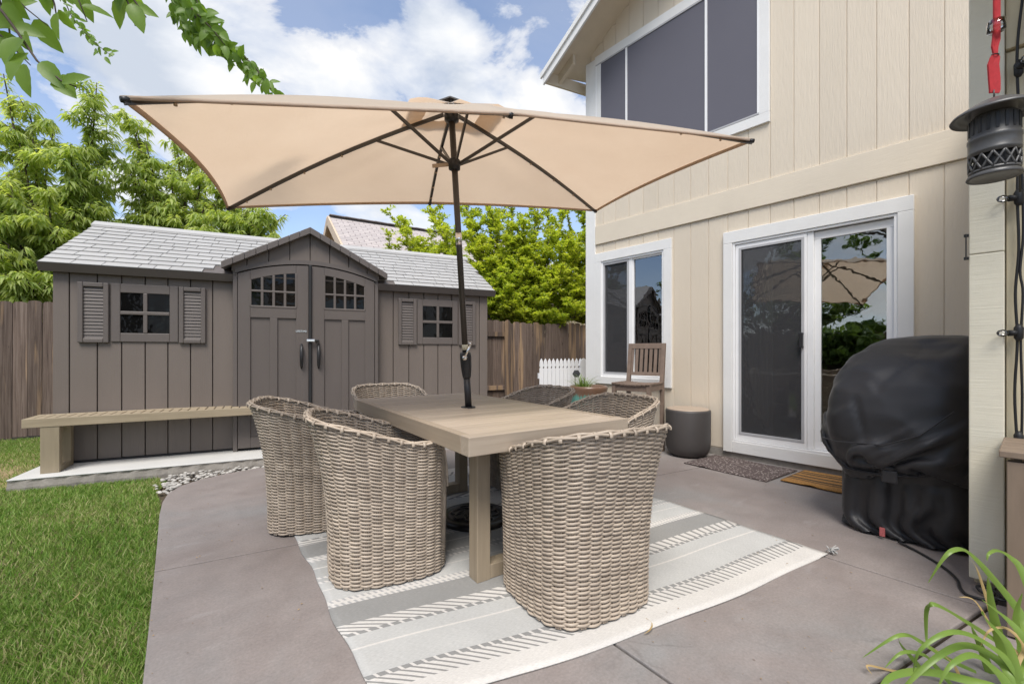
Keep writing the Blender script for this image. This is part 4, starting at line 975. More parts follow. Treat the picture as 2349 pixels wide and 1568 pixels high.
lgm = mat('table_leg_teak_look', (.36, .29, .205), .5, .1, (35, 35, 2.5), 1, .0006, (80, 80, 3), col2=(.275, .22, .155))
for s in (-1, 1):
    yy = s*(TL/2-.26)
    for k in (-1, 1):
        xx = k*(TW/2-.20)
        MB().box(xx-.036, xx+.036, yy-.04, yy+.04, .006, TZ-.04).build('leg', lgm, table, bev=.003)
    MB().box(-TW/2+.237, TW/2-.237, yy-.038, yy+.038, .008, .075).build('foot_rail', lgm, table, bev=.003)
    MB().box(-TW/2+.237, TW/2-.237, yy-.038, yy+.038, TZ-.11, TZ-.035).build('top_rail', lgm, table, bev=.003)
MB().box(-TW/2+.05, TW/2-.05, -ty, ty, TZ-.045, TZ-.032).build('under_panel', M['dark'], table)
MB().lathe([(.028, -.02), (.028, .003), (.045, .004), (.046, -.001)], 24, (0, 0, TZ)).build('umbrella_grommet', M['black_plastic'], table, smooth=True)

# ---- umbrella
UB = Vector((1.672, 2.356, 0)); UT = Vector((1.381, 2.185, 2.50))
ax = (UT-UB).normalized()
umb = thing('patio_umbrella', 'tilted rectangular tan patio umbrella over the dining table', 'umbrella', (UB.x, UB.y, 0))
def ub(mb, name, m, parent=None, smooth=True, bev=0): return mb.build(name, m, parent or umb, smooth, bev, world=True)
def pole_at(z): return UB+(UT-UB)*(z/UT.z)
E_ = {'A': (-.05, 1.914, 1.918), 'N': (1.20, 1.425, 2.10), 'D': (2.414, .93, 2.183), 'C': (3.004, 2.434, 2.308), 'M': (1.695, 2.991, 2.231), 'B': (.445, 3.498, 2.06)}
E_ = {k: Vector(v) for k, v in E_.items()}; order = 'ANDCMB'
def ribp(e, tt, off=0):
    return UT+(E_[e]-UT)*tt+ax*(.035*math.sin(math.pi*tt)+off)
can = MB(); nt_, ns = 18, 14
bow = {('D', 'C'): .028, ('B', 'A'): .036}
hems = []
for i in range(6):
    a, b = order[i], order[(i+1) % 6]; bw = bow.get((a, b), .02); vs_ = []
    for r in range(nt_+1):
        tt = .115+(1-.115)*r/nt_
        for c in range(ns+1):
            s = c/ns; k4 = 4*s*(1-s); te = tt*(1-bw*k4*tt)
            p = ribp(a, te)*(1-s)+ribp(b, te)*s
            p = p-ax*(.012*k4*math.sin(math.pi*tt*.9))+ax*(.007*math.sin(s*9+tt*7)+.004*math.sin(s*17-tt*9))*k4*math.sin(math.pi*tt)*.7
            vs_.append(p)
    w1_ = ns+1
    can.add(vs_, [(r*w1_+c, r*w1_+c+1, (r+1)*w1_+c+1, (r+1)*w1_+c) for r in range(nt_) for c in range(ns)])
    hems.append(vs_[-w1_:])
can = ub(can, 'canopy', M['canopy'])
for i, h in enumerate(hems):
    strip = MB(); vs_ = []
    inn = UT
    for p in h:
        d = (UT-p).normalized()
        vs_ += [p+ax*.004, p-ax*.010, p-ax*.010+d*.014+ax*.003, p+ax*.005+d*.014]
    n = len(h); strip.add(vs_, [(k*4+j, (k+1)*4+j, (k+1)*4+(j+1) % 4, k*4+(j+1) % 4) for k in range(n-1) for j in range(4)])
    ub(strip, 'hem', M['canopy'], can)
cap = MB(); vs_ = []
for r in range(7):
    tt = .01+.19*r/6
    for i in range(6):
        a, b = order[i], order[(i+1) % 6]
        for c in range(6):
            s = c/6; p = ribp(a, tt)*(1-s)+ribp(b, tt)*s; vs_.append(p+ax*(.035-.012*(r/6)+.012*math.sin(i*2+s*6)*(r/6)))
cap.add(vs_, [(r*36+c, r*36+(c+1) % 36, (r+1)*36+(c+1) % 36, (r+1)*36+c) for r in range(6) for c in range(36)])
ub(cap, 'vent_cap', M['canopy'], can)
HUB = Vector((1.409, 2.219, 2.196)); HUB = pole_at(2.196)
for e in order:
    pts = [ribp(e, .03+.965*k/8, -.016) for k in range(9)]
    rb = MB()
    for p, q in zip(pts, pts[1:]): rb.beam(p, q, .016, .018, up=ax)
    ub(rb, 'rib', M['bronze'], smooth=False)
    f_ = .30 if e in 'ABCD' else .36
    st = ribp(e, f_, -.022)
    d_ = (st-HUB); d_ = (d_-ax*d_.dot(ax)).normalized()
    ub(MB().beam(HUB+d_*.03, st, .011, .016, up=ax), 'strut', M['bronze'], smooth=False)
    ub(MB().tube([ribp(e, .985, -.012), ribp(e, 1.0, -.008)], [.014, .010], 8), 'rib_tip', M['black_plastic'])
    for k in (.45, .62, .78, .9): ub(MB().lathe([(.0, -.006), (.006, -.006), (.006, .004), (0, .005)], 8, tuple(ribp(e, k, -.029))), 'fabric_clip', M['beige_strap'])
ub(MB().tube([pole_at(.03), pole_at(1.02)], .0185, 16), 'lower_pole', M['black_metal'])
ub(MB().tube([pole_at(.74), pole_at(.925)], .0215, 16), 'pole_sleeve', M['black_plastic'])
ub(MB().tube([pole_at(1.00), pole_at(2.47)], .0185, 16), 'upper_pole', M['bronze'])
ub(MB().tube([pole_at(1.735), pole_at(1.805)], .0195, 16), 'tilt_ring', M['chrome'])
cr = MB().tube([pole_at(.925), pole_at(.94), pole_at(1.00), pole_at(1.06), pole_at(1.085), pole_at(1.092)], [.022, .027, .034, .036, .034, .02], 16)
cr = ub(cr, 'crank_housing', M['black_plastic'])
cp = pole_at(1.055)-FW*.036
ub(MB().tube([cp+FW*.004, cp-FW*.028], .015, 14), 'crank_boss', M['chrome'], cr)
ub(MB().tube([cp-FW*.022, cp-FW*.026+RT*.038+Vector((0, 0, .085))], .007, 8), 'crank_arm', M['chrome'], cr)
ub(MB().tube([cp-FW*.02+RT*.036+Vector((0, 0, .085)), cp-FW*.055+RT*.036+Vector((0, 0, .088))], .009, 10), 'crank_knob', M['chrome'], cr)
ub(MB().tube([pole_at(1.105), pole_at(1.138)], .0192, 16), 'label_band', M['sticker'])
ub(MB().lathe([(.018, -.035), (.034, -.03), (.036, .0), (.036, .02), (.022, .035), (.018, .035)], 16, tuple(HUB)), 'runner_hub', M['black_plastic'])
ub(MB().lathe([(.018, -.03), (.042, -.02), (.044, .012), (.02, .02)], 16, tuple(pole_at(2.455))), 'crown_hub', M['black_plastic'])
fin = MB(); c0 = UT+ax*.055
fin.beam(c0-RT*.085-Vector((0, 0, .03)), c0, .05, .008); fin.beam(c0, c0+RT*.085-Vector((0, 0, .03)), .05, .008); fin.tube([UT, c0-ax*.01], .012, 8)
ub(fin, 'finial', M['bronze'], smooth=False)
tie = HUB-RT*.06-Vector((0, 0, .004)); ub(MB().beam(HUB-RT*.02, HUB-RT*.13-Vector((0, 0, .01)), .004, .022), 'tie_strap', M['beige_strap'], smooth=False)

# ---- umbrella base
ubs = thing('umbrella_base', 'round black cast umbrella base with scrollwork under the table', 'umbrella base', (UB.x, UB.y, .004))
MB().lathe([(0, 0), (.225, 0), (.23, .012), (.228, .03), (.215, .036), (.19, .040), (.185, .034), (.165, .036), (.05, .046), (.034, .048), (0, .048)], 56).build('plate', M['black_metal'], ubs, smooth=True)
scroll = MB()
for k in range(8):
    a0 = k*math.pi/4
    scroll.tube([(.055*math.cos(a0)+(.02+.11*q/8)*math.cos(a0+q*.16), .055*math.sin(a0)+(.02+.11*q/8)*math.sin(a0+q*.16), .046-.008*q/8) for q in range(9)], .006, 6)
    MB().tube([(.11*math.cos(a0)+.045*math.cos(x_*.7), .11*math.sin(a0)+.045*math.sin(x_*.7), .042) for x_ in range(9)], .005, 6, closed=True).build('scroll', M['black_metal'], ubs, smooth=True)
scroll.build('scrollwork', M['black_metal'], ubs, smooth=True)
MB().tube([(.0, 0, .04), (UT-UB)*(.30/UT.z)], .027, 16).build('stem', M['black_metal'], ubs, smooth=True)

# ---- wicker barrel chairs
NS, NR, HB, HA, HS = 38, 84, .775, .645, .40
def sstep(a, b, x): k = np.clip((x-a)/(b-a), 0, 1); return k*k*(3-2*k)
def Hrim(ph): a = np.abs(ph); return HB-(HB-HA)*sstep(.45, 2.05, a)-(HA-HS)*sstep(2.28, 2.55, a)
def plan(ph, z):
    tt = np.clip(z/HB, 0, 1.05); ne = 3.5
    s, c = np.sin(ph), np.cos(ph); rad = (np.abs(s)**ne+np.abs(c)**ne)**(-1/ne)
    axx = .278+.044*tt**3; bk_ = .275+.100*tt**2.6; fr = .272+.018*tt
    by = np.where(c > 0, bk_, fr); x = axx*rad*s; y = -by*rad*c
    nx = np.sign(s)*np.abs(rad*s)**(ne-1)/axx; ny = -np.sign(c)*np.abs(rad*c)**(ne-1)/by
    l = np.hypot(nx, ny); return x, y, nx/l, ny/l
_ph = np.linspace(-math.pi, math.pi, 4001); _x, _y, _, _ = plan(_ph, np.full(4001, .4))
_s = np.concatenate([[0], np.cumsum(np.hypot(np.diff(_x), np.diff(_y)))]); _s /= _s[-1]
def phi_of(u): return np.interp(u, _s, _ph)
def sweep(C, A1, A2, r1, r2, n, closed):
    """C centres (m,3), A1/A2 unit axes (m,3), radii (m,) -> verts, faces"""
    m = len(C); an = 2*np.pi*np.arange(n)/n
    V_ = (C[:, None]+A1[:, None]*(np.cos(an)[None, :, None]*r1[:, None, None])+A2[:, None]*(np.sin(an)[None, :, None]*r2[:, None, None])).reshape(-1, 3)
    i = np.arange(m if closed else m-1); j = (i+1) % m; k = np.arange(n); k2 = (k+1) % n
    F_ = np.stack([(i[:, None]*n+k), (i[:, None]*n+k2), (j[:, None]*n+k2), (j[:, None]*n+k)], -1).reshape(-1, 4)
    return V_, F_
def smoothmesh(name, V_, F_, mt):
    me = np_mesh(name, V_, F_, mt); me.polygons.foreach_set('use_smooth', [True]*len(me.polygons)); return me
chair = thing('wicker_chair', 'tmp', 'chair')
rngn = np.random.RandomState(4)
for r in range(NR):
    m = NS*6; u = np.arange(m)/m; ph = phi_of(u); H = Hrim(ph); v = (r+.5)/NR
    z = v*H*.985+.006
    w_ = np.cos(np.pi*NS*u)*(1 if r % 2 else -1); w_ = np.sign(w_)*np.abs(w_)**.9
    x, y, nx, ny = plan(ph, z)
    jit = rngn.normal(0, .0006, m)
    off = .0066*w_+jit
    C = np.stack([x+nx*off, y+ny*off, z+rngn.normal(0, .0004)+.0007*np.sin(u*40+r)], 1)
    A1 = np.stack([nx, ny, np.zeros(m)], 1); A2 = np.tile([0, 0, 1.0], (m, 1))
    pit = H/NR; r2 = np.clip(pit*(.59+.05*np.maximum(w_, 0)-.05*np.maximum(-w_, 0)), .0024, .0066)
    V_, F_ = sweep(C, A1, A2, np.full(m, .0044), r2, 7, True)
    link(smoothmesh('weaver', V_, F_, M['wicker']), 'weaver', chair)
for k in range(NS):
    u = k/NS; ph0 = float(phi_of(u)); m = 24; zz = np.linspace(.003, float(Hrim(np.array(ph0)))*.992, m); ph = np.full(m, ph0)
    x, y, nx, ny = plan(ph, zz); C = np.stack([x, y, zz], 1); A1 = np.stack([nx, ny, np.zeros(m)], 1); A2 = np.stack([-ny, nx, np.zeros(m)], 1)
    Vs, Fs = [], []
    for q in (-1, 0, 1):
        V_, F_ = sweep(C+A2*q*.0084, A1, A2, np.full(m, .0036), np.full(m, .0044), 5, False); Fs.append(F_+sum(len(x_) for x_ in Vs)); Vs.append(V_)
    link(smoothmesh('stake', np.concatenate(Vs), np.concatenate(Fs), M['wicker']), 'stake', chair)
for k, (a1, a2) in enumerate(((-.0105, .000), (.0, .0065), (.0105, .000))):
    m = 456; u = np.linspace(.0, 1, m, endpoint=False); ph = phi_of(u); H = Hrim(ph); x, y, nx, ny = plan(ph, H)
    wv = np.cos(np.pi*NS*u+k*np.pi); o1 = a1+.0025*wv; o2 = a2+.0028*wv
    C = np.stack([x+nx*o1, y+ny*o1, H+o2+.002], 1); A1 = np.stack([nx, ny, np.zeros(m)], 1); A2 = np.tile([0, 0, 1.0], (m, 1))
    V_, F_ = sweep(C, A1, A2, np.full(m, .0068), np.full(m, .0060), 7, True)
    link(smoothmesh('rim_strand', V_, F_, M['wicker']), 'rim_strand', chair)
for k in range(NS):
    ph0 = np.array([float(phi_of(k/NS))]); H = Hrim(ph0); x, y, nx, ny = plan(ph0, H); m = 11
    b_ = np.linspace(-.35, math.pi+.35, m); rr_ = .0190; C = np.stack([x+nx*rr_*np.cos(b_), y+ny*rr_*np.cos(b_), H-.004+rr_*.78*np.sin(b_)], 1)
    A1 = np.stack([nx*np.cos(b_), ny*np.cos(b_), np.sin(b_)], 1); A2 = np.stack([-ny*np.ones(m), nx*np.ones(m), np.zeros(m)], 1)
    V_, F_ = sweep(C, A1, A2, np.full(m, .0026), np.full(m, .0085), 6, False)
    link(smoothmesh('rim_wrap', V_, F_, M['wicker']), 'rim_wrap', chair)
ph = np.linspace(-math.pi, math.pi, 48, endpoint=False)
def ring(z, sh_): x, y, nx, ny = plan(ph, np.full(48, z)); return [(float(a-c*sh_), float(b-d*sh_)) for a, b, c, d in zip(x, y, nx, ny)]
MB().prism(ring(.35, .012), lambda a, b, d: (a, b, d), .335, .36).build('seat_deck', M['wicker'], chair)
cz = MB(); prof = [(.361, .03), (.368, .016), (.40, .012), (.432, .018), (.446, .04), (.452, .09), (.455, .16)]
vs_ = []
for z, s_ in prof: vs_ += [(a, b, z) for a, b in ring(.36, s_)]
cz.add(vs_, [(i*48+k, i*48+(k+1) % 48, (i+1)*48+(k+1) % 48, (i+1)*48+k) for i in range(len(prof)-1) for k in range(48)]+[tuple(range((len(prof)-1)*48, len(prof)*48))])
cz.build('cushion', M['cushion'], chair, smooth=True)
for a in (-.17, .17):
    for b in (-.17, .17): MB().lathe([(0, -.006), (.014, -.006), (.014, .01), (0, .01)], 10, (a, b, .002)).build('foot_glide', M['dark'], chair)
CH = [((1.520, 1.365), -11, 'barrel wicker chair with its back to the open rug end, tucked under the table end'),
      ((.985, 2.185), -106, 'barrel wicker chair on the lawn side of the table, beside the trestle leg'),
      ((.900, 3.030), -112, 'barrel wicker chair on the lawn side of the table, next to the bench'),
      ((1.690, 3.590), 172, 'barrel wicker chair at the table end facing away from the shed doors'),
      ((2.430, 2.725), 84, 'barrel wicker chair on the house side of the table, close to the glazed pot'),
      ((2.280, 1.870), 82, 'barrel wicker chair on the house side of the table, opposite the glass door')]
for i, ((x_, y_), rz, lb) in enumerate(CH):
    o = chair if i == 0 else copy_tree(chair)
    o.location = (x_, y_, .009); o.rotation_euler = (0, 0, R_(rz)); tag(o, lb, 'chair', 'wicker chairs around the dining table')

# ---- rug
ST = [(0, 'W'), (.11, 'C'), (.185, 'K'), (.208, 'L'), (.375, 'W'), (.386, 'L'), (.474, 'K'), (.497, 'C'), (.57, 'D'), (.728, 'T'), (.752, 'W'), (.766, 'T'), (.79, 'L'), (.90, 'W'), (.908, 'L'), (.985, 'T'), (1.005, 'G'), (1.038, 'T'), (1.058, 'G'), (1.165, 'W'), (1.175, 'G'), (1.26, 'T'), (1.285, 'W'), (1.30, 'T'), (1.33, 'D'), (1.515, 'C'), (1.58, 'K'), (1.60, 'L'), (1.74, 'W'), (1.75, 'L'), (1.86, 'K'), (1.88, 'C'), (1.95, 'D'), (2.1, 'T'), (2.13, 'W'), (2.15, 'T'), (2.18, 'L'), (2.30, 'W'), (2.31, 'L'), (2.46, 'K'), (2.48, 'C'), (2.56, 'W')]
RL = 2.68; keys = 'WLGDCTK'
def rugp(u, v):
    a = Vector((.548, 1.25)).lerp(Vector((.79, 3.72)), v); b = Vector((2.83, .722)).lerp(Vector((3.12, 3.37)), v); p = a.lerp(b, u)
    p += Vector((-.17, -.10))*0
    p.y -= .055*math.sin(math.pi*u)*(1-v)**2
    e = (.007*math.sin(v*19)+.004*math.sin(v*43+1))*(1-2*u)*abs(1-2*u); return Vector((p.x+e, p.y+.006*math.sin(u*17)*(1-v)))
vv = []; vm = []
for i, (a, k) in enumerate(ST):
    b = ST[i+1][0] if i+1 < len(ST) else RL; m = max(1, int((b-a)/.03))
    for q in range(m): vv.append(a+(b-a)*q/m); vm.append(keys.index(k))
vv.append(RL); nu = 70
rug = MB(); uvs = []
for v in vv:
    for c in range(nu+1):
        u = c/nu; p = rugp(u, v/RL); edge = min(u, 1-u)*2.3
        z = .0065+.0016*math.sin(u*13+v*3)+.0012*math.sin(v*9+u*5)
        if u > .97 and v < .15: z += .004
        rug.v.append((p.x, p.y, z)); uvs.append((u*2.3, v))
for r in range(len(vv)-1):
    for c in range(nu): rug.f.append((r*(nu+1)+c, r*(nu+1)+c+1, (r+1)*(nu+1)+c+1, (r+1)*(nu+1)+c)); rug.mi.append(vm[r])
nv0 = len(rug.v)
rugo = rug.build('area_rug', [RUG[k] for k in keys], smooth=True)
uvl = rugo.data.uv_layers.new(name='UVMap')
for l_ in rugo.data.loops: uvl.data[l_.index].uv = uvs[l_.vertex_index]
md = rugo.modifiers.new('thickness', 'SOLIDIFY'); md.thickness = .005; md.offset = -1
tag(rugo, 'striped grey and white flatweave rug under the dining set', 'rug')
tas = MB(); rng = random.Random(2); tp = Vector((2.845, .712, .012))
for k in range(26):
    a = rng.uniform(0, 2*math.pi); e = tp+Vector((.02+math.cos(a)*.03, -.006+math.sin(a)*.03, rng.uniform(-.006, .03))); tas.tube([tp, tp.lerp(e, .5)+Vector((0, 0, .008)), e], .0028, 4)
tas.build('tassel', RUG['G'], rugo)

# ================================================================== BENCH
BR = R_(-11); bch = thing('slatted_bench', 'long low slatted wood-look bench along the shed front', 'bench', (-.755, 5.435, .06), BR)
BL, BD, BH = 2.10, .33, .47
MB().box(0, BL, 0, .03, BH-.075, BH).build('seat_rail', M['bench'], bch, bev=.003); MB().box(0, BL, BD-.03, BD, BH-.075, BH).build('seat_rail', M['bench'], bch, bev=.003)
for a in (0, BL-.055): MB().box(a, a+.055, .0305, BD-.0305, BH-.075, BH-.0005).build('end_rail', M['bench'], bch, bev=.003)
slm = MB().box(0, .061, .0305, BD-.0305, BH-.022, BH-.002).mesh('slat', M['bench'])
n = int((BL-.11)/.0705)
for k in range(n): link(slm, 'slat', bch, loc=(.058+k*(BL-.116)/n, 0, 0), bev=.002)
for a in (.11, BL-.23):
    for b in (0.004, BD-.074): MB().box(a, a+.12, b, b+.07, 0, BH-.0755).build('leg', M['bench_leg'], bch, bev=.003)
    MB().box(a+.001, a+.119, .074, BD-.074, .0, .05).build('foot_rail', M['bench_leg'], bch, bev=.003)

# pebbles between the pad and the lawn
pb = MB(); rng = random.Random(12)
def stone(c, r, sq):
    n1_, n2_ = 5, 8; vs_ = []
    for i in range(1, n1_):
        for k in range(n2_):
            a, b = math.pi*i/n1_, 2*math.pi*k/n2_; vs_.append((c[0]+r*math.sin(a)*math.cos(b)*rng.uniform(.85, 1.15), c[1]+r*sq*math.sin(a)*math.sin(b)*rng.uniform(.85, 1.15), c[2]+r*.5*math.cos(a)))
    o = len(pb.v); vs_ += [(c[0], c[1], c[2]+r*.5), (c[0], c[1], c[2]-r*.5)]; m = (n1_-1)*n2_
    pb.add(vs_, [(i*n2_+k, i*n2_+(k+1) % n2_, (i+1)*n2_+(k+1) % n2_, (i+1)*n2_+k) for i in range(n1_-2) for k in range(n2_)]+[(m, k, (k+1) % n2_) for k in range(n2_)]+[(m+1, (n1_-2)*n2_+(k+1) % n2_, (n1_-2)*n2_+k) for k in range(n2_)])
ex = [(.14, 4.42), (.20, 4.56), (.34, 4.68), (.52, 4.76), (.72, 4.80), (.92, 4.80)]
cnt = 0
while cnt < 210:
    k = rng.random()**.8*4.999; i = int(k); a = Vector(ex[i]).lerp(Vector(ex[i+1]), k-i)
    p = Vector((a.x+rng.uniform(-.05, .06), a.y+rng.uniform(-.03, .40)))
    q = (p.x-SH_O.x)*-SHS+(p.y-SH_O.y)*SHC
    if q > PADQ0-.02: continue
    stone((p.x, p.y, rng.uniform(-.035, .0)), rng.uniform(.011, .024), rng.uniform(.6, 1)); cnt += 1
o = pb.build('pebbles', M['pebble'], smooth=True, kind='stuff'); tag(o, 'strip of white pebbles between the pad and the patio edge', 'pebbles')

# ================================================================== DOORWAY THINGS
def matob(name, label, corners, z, m, nu=24, nv=12, mats=None, stripes=None):
    mb = MB(); c = [Vector(p) for p in corners]; rng = random.Random(len(name))
    for j in range(nv+1):
        for i in range(nu+1):
            u, v = i/nu, j/nv; p = c[0].lerp(c[1], u).lerp(c[3].lerp(c[2], u), v)
            mb.v.append((p.x+.004*math.sin(v*30), p.y+.003*math.sin(u*25), z+.0015*math.sin(u*11+v*4)+(.010*math.exp(-((u-.28)/.05)**2)*(v < .1))))
    for j in range(nv):
        for i in range(nu): mb.f.append((j*(nu+1)+i, j*(nu+1)+i+1, (j+1)*(nu+1)+i+1, (j+1)*(nu+1)+i)); mb.mi.append(0 if not stripes else stripes(j))
    o = mb.build(name, mats or m, smooth=True); md = o.modifiers.new('thickness', 'SOLIDIFY'); md.thickness = .006; md.offset = -1
    return tag(o, label, 'mat')
matob('door_mat', 'dark speckled door mat beneath the sliding door', [(4.072, 2.215), (4.01, 1.45), (4.60, 1.40), (4.655, 2.18)], .010, M['doormat'])
matob('coir_mat', 'brown striped coir door mat partly behind the grill cover', [(4.13, 1.385), (4.10, .60), (4.66, .62), (4.655, 1.36)], .015, None, 20, 22, [M['coir'], M['coir_dark']], lambda j: 1 if j in (5, 7, 8, 11, 12, 15, 16, 18) else 0)
# drum side table
dru = thing('drum_table', 'round charcoal drum side table with wood-look lid against the siding', 'side table', (4.44, 2.372, 0))
MB().lathe([(0, .004), (.15, .004), (.17, .012), (.20, .04), (.218, .09), (.224, .16), (.226, .47), (.222, .485), (.212, .488), (.208, .478), (0, .478)], 56).build('body', M['drum'], dru, smooth=True)
MB().lathe([(0, .478), (.209, .478), (.211, .49), (.206, .496), (0, .496)], 56).build('lid', M['drumtop'], dru, bev=.001)
# tall slatted chair
bc = thing('bar_chair', 'tall brown slat-back wooden chair against the house below the window', 'chair', (4.17, 2.80, 0), R_(101))
SW, SD_, SH2 = .43, .42, .765      # chair faces local +Y
for sx in (-1, 1):
    x_ = sx*(SW/2-.021)
    MB().add([(x_-.021, -SD_/2+.021-.03, 0), (x_+.021, -SD_/2+.021-.03, 0), (x_+.021, -SD_/2+.021+.02, 0), (x_-.021, -SD_/2+.021+.02, 0), (x_-.021, -SD_/2-.0, SH2), (x_+.021, -SD_/2-.0, SH2), (x_+.021, -SD_/2+.045, SH2), (x_-.021, -SD_/2+.045, SH2), (x_-.021, -SD_/2-.055, 1.19), (x_+.021, -SD_/2-.055, 1.19), (x_+.021, -SD_/2-.020, 1.19), (x_-.021, -SD_/2-.020, 1.19)],
             [(0, 3, 2, 1), (0, 1, 5, 4), (1, 2, 6, 5), (2, 3, 7, 6), (3, 0, 4, 7), (4, 5, 9, 8), (5, 6, 10, 9), (6, 7, 11, 10), (7, 4, 8, 11), (8, 9, 10, 11)]).build('back_post', M['chairwood'], bc, bev=.003)
    MB().box(x_-.021, x_+.021, SD_/2-.045, SD_/2-.003, 0, SH2-.018).build('leg', M['chairwood'], bc, bev=.003)
    MB().box(x_-.012, x_+.012, -SD_/2+.04, SD_/2-.045, SH2-.085, SH2-.02).build('side_rail', M['chairwood'], bc, bev=.002)
    MB().box(x_-.010, x_+.010, -SD_/2+.03, SD_/2-.045, .24, .27).build('stretcher', M['chairwood'], bc)
MB().box(-SW/2+.04, SW/2-.04, SD_/2-.036, SD_/2-.012, SH2-.09, SH2-.02).build('front_rail', M['chairwood'], bc, bev=.002)
MB().box(-SW/2+.04, SW/2-.04, SD_/2-.036, SD_/2-.012, .20, .24).build('stretcher', M['chairwood'], bc)
for k in range(9):
    a = -SW/2+k*SW/9; dz = -.014*math.sin(math.pi*(k+.5)/9)
    MB().box(a+.002, a+SW/9-.002, -SD_/2+.05, SD_/2+.008, SH2-.018+dz, SH2+dz).build('seat_slat', M['chairwood'], bc, bev=.003)
def bq(z): return -SD_/2+.022-.055*(z-SH2)/.425
def rail(z0, z1, name): MB().add([(x_, bq(z)+d, z) for z in (z0, z1) for d in (-.011, .011) for x_ in (-SW/2+.04, SW/2-.04)], [(0, 1, 3, 2), (4, 6, 7, 5), (0, 4, 5, 1), (2, 3, 7, 6), (0, 2, 6, 4), (1, 5, 7, 3)]).build(name, M['chairwood'], bc, bev=.003)
rail(1.13, 1.19, 'top_rail'); rail(.825, .865, 'lower_rail')
for k in range(7):
    a = -SW/2+.052+k*(SW-.104)/6.0-.017
    MB().add([(x_, bq(z)+d, z) for z in (.865, 1.13) for d in (-.006, .006) for x_ in (a, a+.034)], [(0, 1, 3, 2), (4, 6, 7, 5), (0, 4, 5, 1), (2, 3, 7, 6), (0, 2, 6, 4), (1, 5, 7, 3)]).build('back_slat', M['chairwood'], bc, bev=.002)
# glazed pot
pc = at(1350, 880, 5.6); pot = thing('glazed_pot', 'brown and turquoise glazed pot with a tuft of grass', 'plant pot', (pc.x, pc.y, 0))
MB().lathe([(0, 0), (.14, 0), (.165, .05), (.205, .25), (.222, .45), (.225, .56), (.232, .60), (.240, .635), (.236, .66), (.222, .665), (.208, .65), (.202, .60), (.20, .57)], 48).build('body', M['glaze'], pot, smooth=True)
MB().lathe([(0, .575), (.202, .575)], 32).build('potting_soil', M['soil'], pot)
def blades(rng, base, n, length, width, bend, name, m, parent, spread=.03, dirf=None, seg=9):
    mb = MB()
    for k in range(n):
        a = dirf(rng) if dirf else rng.uniform(0, 2*math.pi); L = length*rng.uniform(.6, 1.1); w_ = width*rng.uniform(.7, 1.2); el = rng.uniform(.9, 1.45)
        p = Vector(base)+Vector((rng.uniform(-spread, spread), rng.uniform(-spread, spread), 0)); h = Vector((math.cos(a), math.sin(a), 0)); sd_ = Vector((-h.y, h.x, 0)); vs_ = []
        bd = bend*rng.uniform(.6, 1.3)
        for i in range(seg+1):
            ww = w_*.5*(min(1, .5+i*.25) if i < 3 else (1-(i/seg)**2.2))
            vs_ += [p-sd_*ww+Vector((0, 0, ww*.5)), p, p+sd_*ww+Vector((0, 0, ww*.5))]
            p = p+(h*math.cos(el)+Vector((0, 0, math.sin(el))))*(L/seg); el -= bd/seg*(.3+1.4*i/seg)
        fs = []
        for i in range(seg): fs += [(i*3, i*3+1, i*3+4, i*3+3), (i*3+1, i*3+2, i*3+5, i*3+4)]
        mb.add(vs_, fs)
    return mb.build(name, m, parent, smooth=True, world=True)
blades(random.Random(4), (pc.x-.06, pc.y+.03, .575), 110, .30, .010, 1.7, 'leaves', M['potgrass'], pot, .05)

